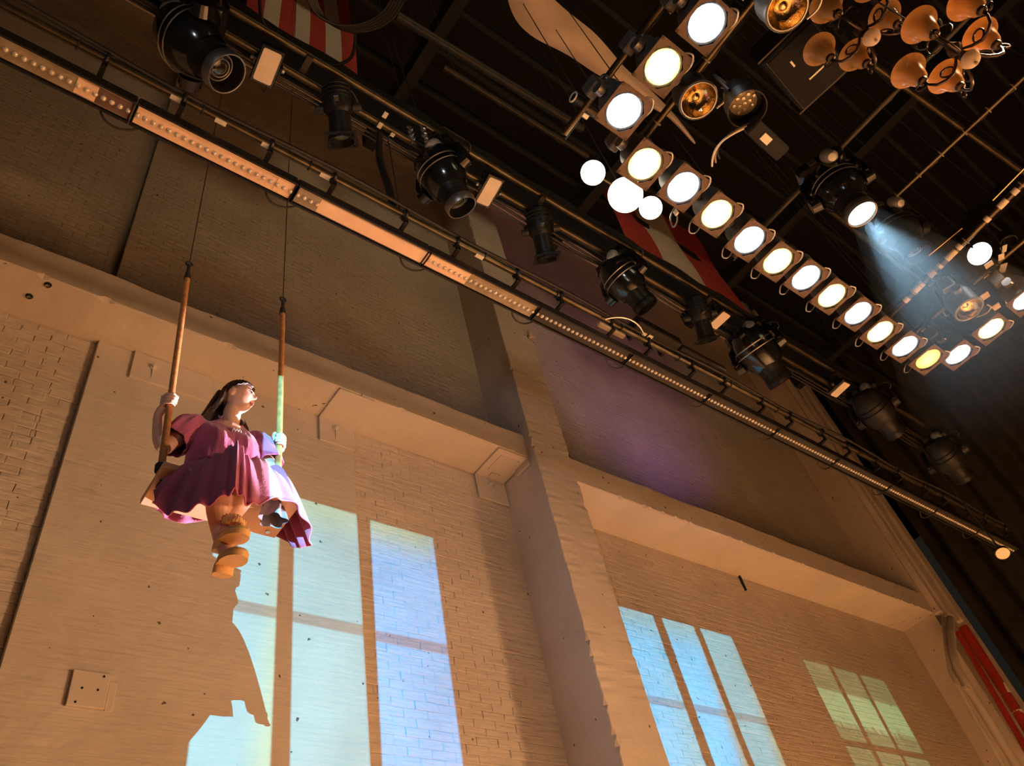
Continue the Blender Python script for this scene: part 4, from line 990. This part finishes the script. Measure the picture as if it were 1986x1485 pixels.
p0 = at_y(1868, 1216, 4.22)
for a_, b_ in (((1940, 1328), (1952, 1347)), ((1972, 1379), (1978, 1388))):
    A, B = at_y(*a_, 4.22) - p0, at_y(*b_, 4.22) - p0; MB().cyl(A, B, .078, n=14).build('paint_band', 'white_paint', tp)
# ------------------------------------------------------------------ swing
SY = 2.93; BZ = 4.20
LT, LB = V((.700, SY, 5.80)), V((.748, SY, 4.24)); RT, RB = V((1.308, SY, 5.84)), V((1.322, SY, 4.24))
sw = thing('swing', (1.06, SY, BZ), 'wooden plank swing hanging on two rust brown poles and thin wires', 'swing')
sw0 = V((1.06, SY, BZ))
def swp(mb, name, m_, smooth=True, parent=None):
    mb.M = Matrix.Translation(-sw0); 
    return mb
b = MB(Matrix.Translation(-sw0)); b.box((1.057, 2.957, BZ + .017), (.668, .288, .034), bev=.004); b.build('seat_board', 'seat_wood', sw, False)
for x_ in (.80, 1.335):
    MB(Matrix.Translation(-sw0)).lathe([(.012, 0), (.012, -.006), (0, -.008)], 10, Matrix.Translation((x_, 3.06, BZ))).build('screw_head', 'steel', sw)
for T, B in ((LT, LB), (RT, RB)):
    d = (T - B).normalized()
    MB(Matrix.Translation(-sw0)).cyl(B, T, .0175, .0165, 14).build('pole', 'pole_rust', sw)
    MB(Matrix.Translation(-sw0)).cyl(T - d * .01, T + d * .05, .021, .016, 12).build('pole_cap', 'rope_black', sw)
    k = MB(Matrix.Translation(-sw0)); k.cyl(T + d * .05, T + d * .14, .011, .011, 8)
    k.ring(Matrix.Translation(T + d * .15) @ Matrix.Rotation(math.pi / 2, 4, 'X'), .02, .006, 14, 6); k.build('shackle', 'rope_black', sw)
    top_ = V((T.x - d.x * 0 + (.0), SY, 15.2)); MB(Matrix.Translation(-sw0)).cyl(T + d * .16, V((T.x - (.03 if T is LT else -.02), SY, 15.2)), .0035, n=6).build('wire', 'wire', sw)
    t_ = MB(Matrix.Translation(-sw0))
    for q in range(4): t_.ring(Matrix.Translation(B + d * (.035 + .011 * q)) @ Matrix.Rotation(.15 * (q % 2), 4, 'X'), .021, .008, 14, 6)
    t_.tube([B + d * .06 + V((.02, -.01, 0)), B + d * .05 + V((.06, -.03, -.02))], .005, 6)
    t_.tube([B + V((0, -.02, .04)), B + V((.0, -.03, -.05)), B + V((0, .02, -.05)), B + V((0, .02, .04))], .006, 6)
    t_.build('rope_tie', 'rope_black', sw)

# ------------------------------------------------------------------ person on the swing
HC = at_y(461, 774, 3.0)                                   # head centre
HF = V((.74, -.67, -.05)).normalized(); HU = V((.03, .0, 1.0)); HU = (HU - HF * HU.dot(HF)).normalized(); HL = HU.cross(HF)   # forward, up, left
def g(x, s): return math.exp(-(x / s) ** 2)
def head_pt(f, l, u):
    F, Lr, U = f * .091, l * .073, u * .116
    if u < 0:
        a = (-u) ** 1.3; Lr *= 1 - .38 * a; F *= 1 - .10 * a
        if f > 0: F += .016 * g(u + .80, .25) * f
        else: F *= 1 - .25 * a
    if f > 0:
        F += .024 * g(l, .13) * g(u + .16, .12) + .009 * g(l, .10) * g(u - .02, .17)
        F -= .010 * g(abs(l) - .36, .16) * g(u - .06, .09)
        F += .005 * g(l, .26) * g(u + .43, .05) + .005 * g(l, .22) * g(u + .53, .05) - .004 * g(l, .2) * g(u + .48, .03)
        F += .006 * g(abs(l) - .33, .2) * g(u - .20, .08)
        F += .006 * g(abs(l) - .5, .2) * g(u + .2, .18)
    return HC + HF * F + HL * Lr + HU * U
body = MB()
nu, nv = 56, 36
body.grid(lambda a, b_: head_pt(math.cos(2 * math.pi * a) * math.sin(math.pi * b_), math.sin(2 * math.pi * a) * math.sin(math.pi * b_), -math.cos(math.pi * b_)), nu, nv, True)
for s_ in (-1, 1):   # ears
    body.sphere(HC + HL * s_ * .074 - HF * .008 - HU * .004, (.022, .010, .032), 12, 8, Matrix((HF, HL, HU)).transposed())
NB = V((1.080, 3.045, 4.79))
body.tube(catmull([HC - HU * .04 - HF * .02, HC - HU * .10 - HF * .018, NB + V((.005, -.005, .02)), NB + V((-.01, 0, -.08))], 5), .047, 16)
shL, shR = at_y(374, 832, 3.04), at_y(496, 864, 3.04)
body.tube(catmull([(1.06, 2.99, 4.29), (1.06, 3.01, 4.42), (1.06, 3.03, 4.55), (1.06, 3.04, 4.66), (1.066, 3.045, 4.74), (1.075, 3.045, 4.79)], 5), [.13] * 6 + [.115] * 5 + [.118] * 5 + [.112] * 5 + [.075] * 4 + [.05], 18)
body.tube([shL, shL.lerp(V((1.06, 3.045, 4.74)), .5), V((1.06, 3.045, 4.75)), shR.lerp(V((1.06, 3.045, 4.74)), .5), shR], [.055, .062, .066, .062, .055], 14)
elL, elR = at_y(318, 868, 3.0), at_y(527, 912, 2.97)
haL, haR = LB.lerp(LT, (4.735 - LB.z) / (LT.z - LB.z)), RB.lerp(RT, (4.70 - RB.z) / (RT.z - RB.z))
wrL = haL + V((-.035, .05, -.075)); wrR = haR + V((.012, .062, -.065))
body.tube(catmull([shL, shL.lerp(elL, .5) + V((-.01, 0, 0)), elL], 5), [.052, .052, .05, .049, .048, .046, .045, .043, .041, .040, .039], 14)
body.tube(catmull([elL, elL.lerp(wrL, .35) + V((-.012, 0, 0)), wrL], 5), [.036, .037, .038, .037, .036, .034, .031, .028, .025, .023, .022], 14)
body.tube(catmull([shR, shR.lerp(elR, .5), elR], 5), [.052, .052, .05, .049, .048, .046, .045, .043, .041, .040, .039], 14)
body.tube(catmull([elR, elR.lerp(wrR, .35), wrR], 5), [.036, .037, .038, .037, .036, .034, .031, .028, .025, .023, .022], 14)
def hand(c, wr, pd, sgn):
    """hand closed on a vertical pole at c; pd = direction of the palm from the pole; sgn = way the fingers wrap"""
    pd = V((pd[0], pd[1], 0)).normalized(); a0 = math.atan2(pd.y, pd.x)
    pc = c + pd * .034
    body.tube([wr, wr.lerp(pc, .5), pc + V((0, 0, -.02)), pc + V((0, 0, .028))], [.022, .026, .025, .016], 12)
    body.sphere(pc + V((0, 0, .002)), (.020, .020, .042), 12, 8)
    for k, (dz, ln, r) in enumerate(((.034, 205, .0088), (.013, 225, .0092), (-.009, 215, .0088), (-.030, 190, .0078))):
        pts = []
        for q in range(10):
            a = a0 + sgn * math.radians(18 + ln * q / 9); rad = .0285 + (.012 if q < 2 else .003 if q in (3, 6) else 0)
            pts.append(c + V((math.cos(a) * rad, math.sin(a) * rad, dz - .004 * q / 9)))
        body.tube(pts, [r * 1.1, r * 1.12, r, r * 1.06, r, r, r * 1.03, r * .95, r * .9, r * .7], 9)
    pts = []
    for q in range(7):
        a = a0 - sgn * math.radians(15 + 125 * q / 6); pts.append(c + V((math.cos(a) * .0295, math.sin(a) * .0295, .022 + .028 * math.sin(q / 6 * 1.6))))
    body.tube(pts, [.013, .0125, .0115, .011, .0108, .010, .0075], 9)
hand(haL, wrL, (-.45, .85), 1)
hand(haR, wrR, (.35, .92), -1)
hipL, hipR = V((.985, 2.95, 4.30)), V((1.145, 2.95, 4.30))
knL, knR = at_y(426, 956, 2.65), at_y(472, 956, 2.65)
S1H, S1T = at_y(431, 1053, 2.72), at_y(468, 1030, 2.54)      # upper shoe: heel, toe (sole line)
S2H, S2T = at_y(432, 1098, 2.74), at_y(464, 1072, 2.56)
an1 = S1H + V((.004, -.02, .085)); an2 = S2H + V((-.02, -.02, .10))
for hp, kn, an, sh_ in ((hipL, knL, an2, (S2H, S2T)), (hipR, knR, an1, (S1H, S1T))):
    body.tube(catmull([hp, hp.lerp(kn, .5), kn], 5), [.075, .072, .069, .066, .063, .060, .057, .054, .052, .050, .049], 16)
    body.tube(catmull([kn, kn.lerp(an, .35) + V((0, .02, 0)), an], 5), [.052, .053, .054, .054, .053, .050, .046, .042, .038, .035, .033], 16)
    body.tube([an, sh_[0].lerp(sh_[1], .35) + V((0, 0, .03)), sh_[0].lerp(sh_[1], .8) + V((0, 0, .02))], [.033, .032, .022], 12)
me = body.mesh('person', 'skin', True, 180)
tmp = bpy.data.objects.new('tmp_body', me); col.objects.link(tmp)
md = tmp.modifiers.new('r', 'REMESH'); md.mode = 'VOXEL'; md.voxel_size = .0052; md.use_smooth_shade = True
md = tmp.modifiers.new('s', 'SMOOTH'); md.iterations = 3; md.factor = .4
dg = bpy.context.evaluated_depsgraph_get()
bm_ = bpy.data.meshes.new_from_object(tmp.evaluated_get(dg)); bm_.name = 'person'
bpy.data.objects.remove(tmp); bpy.data.meshes.remove(me)
bm_.materials.clear(); bm_.materials.append(MAT['skin'])
for p in bm_.polygons: p.use_smooth = True
person = link('person', bm_)
tag(person, 'person in a magenta dress sitting on the swing, face turned to the right', 'person')
# face details
def face_pt(l, u, out=.0):
    f = math.sqrt(max(0, 1 - l * l - u * u)); return head_pt(f, l, u) + HF * out
FR = Matrix((HL, HF, HU)).transposed()
for s_ in (-1, 1):
    c = face_pt(s_ * .36, .06, -.004)
    e = MB().sphere(c, (.0125, .010, .0075), 14, 8, FR).build('eye', 'eye', person)
    MB().sphere(c + HF * .008, (.0055, .004, .0058), 12, 8, FR).build('iris', 'iris', e)
    MB().tube([face_pt(s_ * l, u, .002) for l, u in ((.22, .20), (.36, .245), (.52, .20))], [.0035, .0042, .002], 6).build('eyebrow', 'hair', person)
    MB().tube([face_pt(s_ * l, u, .004) for l, u in ((.24, .08), (.36, .125), (.50, .08))], [.002, .0028, .002], 6).build('eyelash', 'hair', person)
MB().tube([face_pt(l, u, .002) for l, u in ((-.21, -.47), (-.09, -.435), (0, -.445), (.09, -.435), (.21, -.47))], [.002, .005, .0045, .005, .002], 8).build('upper_lip', 'lips', person)
MB().tube([face_pt(l, u, .002) for l, u in ((-.19, -.485), (-.08, -.535), (0, -.54), (.08, -.535), (.19, -.485))], [.002, .0058, .0062, .0058, .002], 8).build('lower_lip', 'lips', person)
# hair: cap with a hairline, long locks falling behind the shoulders
def hair_cap():
    b = MB(); n, m_ = 48, 26
    def fn(a, b_):
        th = 2 * math.pi * a; f0, l0 = math.cos(th), math.sin(th)
        # lower limit of the hair for this direction
        lim = .52 if f0 > .75 else (.52 - (0.75 - f0) / .75 * .46 if f0 > 0 else .06 + f0 * .9)
        u = 1 - (1 - lim) * b_; s_ = math.sqrt(max(0, 1 - u * u))
        p = head_pt(f0 * s_, l0 * s_, u); c0 = HC + HU * .0
        out = .012 + .006 * (1 - b_) - (.010 if b_ > .97 else 0)
        d = (p - c0).normalized(); return p + d * (out + .0022 * math.sin(th * 23))
    b.grid(fn, n, m_, True); return b
hair = hair_cap().build('hair', 'hair', person)
R2 = random.Random(3)
def lock(pts, r):
    n = len(catmull(pts, 5)); rr = [r * (1 - .75 * (i / (n - 1)) ** 1.6) for i in range(n)]
    MB().tube(catmull(pts, 5), rr, 8).build('hair_lock', 'hair', hair)
for i in range(13):
    a = -.9 + i * .15
    st = HC - HF * (.070 + .02 * math.cos(a)) + HL * (.062 * math.sin(a)) + HU * (.00 + .01 * math.cos(a * 3))
    off = HL * (.10 * math.sin(a)) - HF * .06
    lock([st + HU * .03, st - HU * .06 - HF * .02 + HL * .02 * math.sin(a), st - HU * .14 + off * .5, st - HU * .24 + off * .8, st - HU * .33 + off * .9 + V((R2.uniform(-.02, .02), R2.uniform(-.01, .02), 0))], .021)
for i in range(6):   # the part swept over her right shoulder toward the camera side
    st = HC - HF * .045 - HL * (.068 + .004 * i) - HU * (.012 * i - .01)
    e0 = at_y(402 - 3 * i, 806 + 4 * i, 3.08)
    lock([st + HU * .02, st - HU * .045 - HF * .012, st.lerp(e0, .62) + V((0, .0, .008)), e0, e0 + V((-.03, .04, -.08))], .017)
for i in range(4):
    st = HC + HL * .062 - HF * .02 - HU * .01; e0 = at_y(474 + 2 * i, 826 + 4 * i, 3.0 + .015 * i)
    lock([st, st - HU * .08 - HF * .012, st.lerp(e0, .7), e0, e0 + V((.0, .03, -.06))], .014)

# dress
def ring_pt(th, cx, cy, cz, rx, ry, tx=0, ty=0):
    c, s_ = math.cos(th), math.sin(th); return V((cx + rx * c, cy + ry * s_, cz + tx * c + ty * s_))
RINGS = [(1.062, 3.005, 4.455, .192, .130, .045, .03), (1.062, 3.01, 4.54, .190, .136, .03, .02), (1.060, 3.015, 4.61, .188, .132, .015, .0), (1.060, 3.025, 4.68, .185, .115, .008, 0), (1.062, 3.035, 4.735, .165, .095, .005, 0), (1.07, 3.04, 4.785, .092, .078, 0, 0)]
def bod(a, b_):
    th = 2 * math.pi * a; x = b_ * (len(RINGS) - 1); i = min(int(x), len(RINGS) - 2); t = x - i
    A, B = RINGS[i], RINGS[i + 1]; p = ring_pt(th, *[lerp(q, w_, t) for q, w_ in zip(A, B)])
    front = max(0, -math.sin(th))
    p.z -= .055 * (b_ ** 4) * math.exp(-(math.cos(th) / .42) ** 2) * (1 if math.sin(th) < 0 else .2)     # V neck
    p.y += .004 * math.sin(th * 31) * (1 - b_) * front + .003 * math.sin(th * 9 + b_ * 12)
    if math.sin(th) < 0: p.y -= .022 * math.exp(-((abs(math.cos(th)) - .45) / .25) ** 2) * math.exp(-((b_ - .30) / .22) ** 2)
    return p
dress = MB().grid(bod, 96, 28, True).build('dress', 'dress', person); 
sd = dress.modifiers.new('t', 'SOLIDIFY'); sd.thickness = .004
def strip(pts, r, m_, nm): return MB().tube(pts, r, 6).build(nm, m_, dress)
strip([bod(i / 60, 1.0) for i in range(61)], .005, 'dress', 'neckline')
strip([bod(i / 90, 0.02) + V((0, 0, .004)) for i in range(91)], .005, 'dress', 'waist_seam')
# glints on the chest, put in as thin white strokes
e0 = bod(.735, .48) + V((0, -.006, 0))
for q in range(3): MB().tube([e0 + V((.016 * q, 0, -.012 + .004 * q)), e0 + V((.008 + .016 * q, -.002, .014 + .004 * q)), e0 + V((.016 + .016 * q, 0, -.010 + .004 * q))], .0024, 5).build('glint_stroke', 'white_paint', dress)
def sleeve(sh, el, inw):
    d = el - sh; L = d.length; d.normalize(); F = frame(sh, d, V((0, -1, 0)))
    prof = [(.040, -.07), (.062, -.055), (.080, -.02), (.090, .03), (.092, .08), (.088, .13), (.082, .18), (.078, .195), (.073, .192), (.071, .17)]
    b = MB(); n = 40
    def fn(a, b_):
        x = b_ * (len(prof) - 1); i = min(int(x), len(prof) - 2); t = x - i
        r = lerp(prof[i][0], prof[i + 1][0], t); z = lerp(prof[i][1], prof[i + 1][1], t); th = 2 * math.pi * a
        r *= 1 + .05 * math.sin(th * 7 + z * 20) + .03 * math.sin(th * 13)
        return F @ V((r * math.cos(th), r * math.sin(th), z))
    b.grid(fn, n, 20, True); o = b.build('sleeve', 'dress', dress)
sleeve(shL, elL, 1); sleeve(shR, elR, -1)
HEM = [(458, 953, 2.47), (440, 960, 2.49), (405, 973, 2.54), (375, 986, 2.60), (345, 994, 2.67), (318, 989, 2.73), (299, 974, 2.77), (306, 955, 2.90), (300, 982, 3.12), (330, 1007, 3.14), (370, 1013, 3.15), (412, 1004, 3.16), (455, 1008, 3.17), (500, 1024, 3.17), (545, 1042, 3.14), (568, 1059, 3.06), (586, 1060, 3.0), (606, 1051, 2.93), (592, 1012, 2.85), (572, 980, 2.78), (550, 963, 2.72), (515, 973, 2.61), (490, 979, 2.54), (475, 966, 2.49)]
hem = catmull([at_y(*h) for h in HEM], 9, True); NH = len(hem)
# arc position -> waist angle (front centre, then her right, back, her left)
def waist(a):
    th = -math.pi / 2 - 2 * math.pi * a
    return bod((th / (2 * math.pi)) % 1.0, 0.0)
# match parameter: angle of each hem point about the body axis, made monotonic
angs = []
for p in hem:
    angs.append((-(math.atan2((p.y - 2.98) * 1.25, p.x - 1.06) + math.pi / 2) / (2 * math.pi)) % 1.0)
for i in range(1, NH):
    while angs[i] < angs[i - 1] - .5: angs[i] += 1
    angs[i] = max(angs[i], angs[i - 1] + .0005)
sc_ = 1.0 / (angs[-1] - angs[0] + .002); angs = [(a - angs[0]) * sc_ for a in angs]
def skirt_pt(i, s_):
    i %= NH; h = hem[i]; w_ = waist(angs[i]); p = w_.lerp(h, s_)
    front = max(0, (2.98 - h.y) / .5)
    p.z += .205 * front * (1 - .15 * math.exp(-((h.x - 1.035) / .05) ** 2)) * math.sin(math.pi * s_ ** 1.35)
    if h.y > 3.0: p.z += .06 * math.sin(math.pi * s_); p.y += .03 * math.sin(math.pi * s_)
    if h.x > 1.38: p.z += .10 * math.sin(math.pi * s_)
    rad = V((p.x - 1.06, p.y - 2.98, .15)).normalized()
    k = i / NH * 2 * math.pi
    p += rad * ((.004 + .010 * s_) * math.sin(k * 19 + 1.2 * math.sin(k * 3)) + .005 * (1 - s_) * math.sin(k * 47) + .008 * s_ * math.sin(k * 8 + 1))
    return p
sk = MB().grid(lambda a, b_: skirt_pt(int(round(a * NH)), b_), NH, 26, True).build('skirt', 'dress', dress)
sd = sk.modifiers.new('t', 'SOLIDIFY'); sd.thickness = .004
strip([skirt_pt(i, 1.0) for i in range(NH + 1)], .0035, 'dress', 'hem')
# grey petticoat bunched at her left under the skirt
pc = at_y(530, 990, 2.86)
def pet(a, b_):
    th = 2 * math.pi * a; r = .03 + .035 * b_ + .012 * math.sin(th * 5 + b_ * 4); return pc + V((r * math.cos(th), r * .8 * math.sin(th), .10 - .16 * b_))
MB().grid(pet, 40, 10, True).build('petticoat', 'stuffing', dress)
# shoes: clogs with pale flat soles and block heels
def shoe(heel, toe, fuzzy, label):
    d = (toe - heel); L = d.length + .045; d.normalize(); side = V((1, 0, 0)); side = (side - d * side.dot(d)).normalized(); up = side.cross(d)
    if up.z < 0: up = -up
    F = Matrix.Identity(4)
    for i in range(3): F[i][0] = side[i]; F[i][1] = d[i]; F[i][2] = up[i]; F[i][3] = (heel - d * .02)[i]
    def outline(t):
        # half width along the sole, heel to toe
        return .033 + .017 * math.sin(math.pi * min(1, t * 1.02)) * (.35 + .9 * t) 
    up_ = MB(F); n, m_ = 24, 22
    def fn(a, b_):
        y_ = L * b_; th = 2 * math.pi * a
        w_ = outline(b_) * math.sqrt(max(0, 1 - (2 * b_ - 1) ** 6)); h_ = lerp(.060, .030, min(1, b_ * 1.3)) * math.sqrt(max(0, 1 - (2 * b_ - 1) ** 8))
        return V((w_ * math.cos(th), y_, max(0, h_ * .9 * (1 + math.sin(th)) * .5)))
    up_.grid(fn, n, m_, True); so = up_.build('shoe', 'shoe', person); so['label'] = label
    def slab(z0, z1, t0, t1, grow, nm, m2):
        pts = [(outline(lerp(t0, t1, k / 16)) * (1 + grow) * math.sqrt(max(0.0, 1 - (2 * k / 16 - 1) ** 4)), L * lerp(t0, t1, k / 16)) for k in range(17)]
        loop = [(x, y_) for x, y_ in pts] + [(-x, y_) for x, y_ in pts[::-1]][1:-1]
        nn = len(loop); b = MB(F); b.add([(x, y_, z0) for x, y_ in loop] + [(x, y_, z1) for x, y_ in loop], [tuple(range(nn))[::-1], tuple(range(nn, 2 * nn))] + [(i, (i + 1) % nn, nn + (i + 1) % nn, nn + i) for i in range(nn)])
        b.build(nm, m2, so, True, 50)
    slab(-.018, .006, .34, 1.02, .10, 'sole', 'sole'); slab(-.010, .006, 0, .5, .02, 'sole', 'shoe'); slab(-.042, .0, -.02, .27, .08, 'heel', 'sole')
    if fuzzy:
        for k in range(18):
            a = 2 * math.pi * k / 18; c = F @ V((.036 * math.cos(a), .10 + .045 * math.sin(a), .062))
            MB().tube(catmull([c, c + V((.008 * math.cos(a * 3), -.012, .012)), c + V((.012 * math.cos(a), -.006 + .01 * math.sin(a * 2), .026))], 3), [.010, .010, .009, .008, .007, .006, .003], 6).build('fleece_tuft', 'shoe', so)
    return so
shoe(S1H, S1T, True, 'tan clog with a fleece cuff, sole toward the viewer'); shoe(S2H, S2T, False, 'lower tan clog, crossed beneath the other')
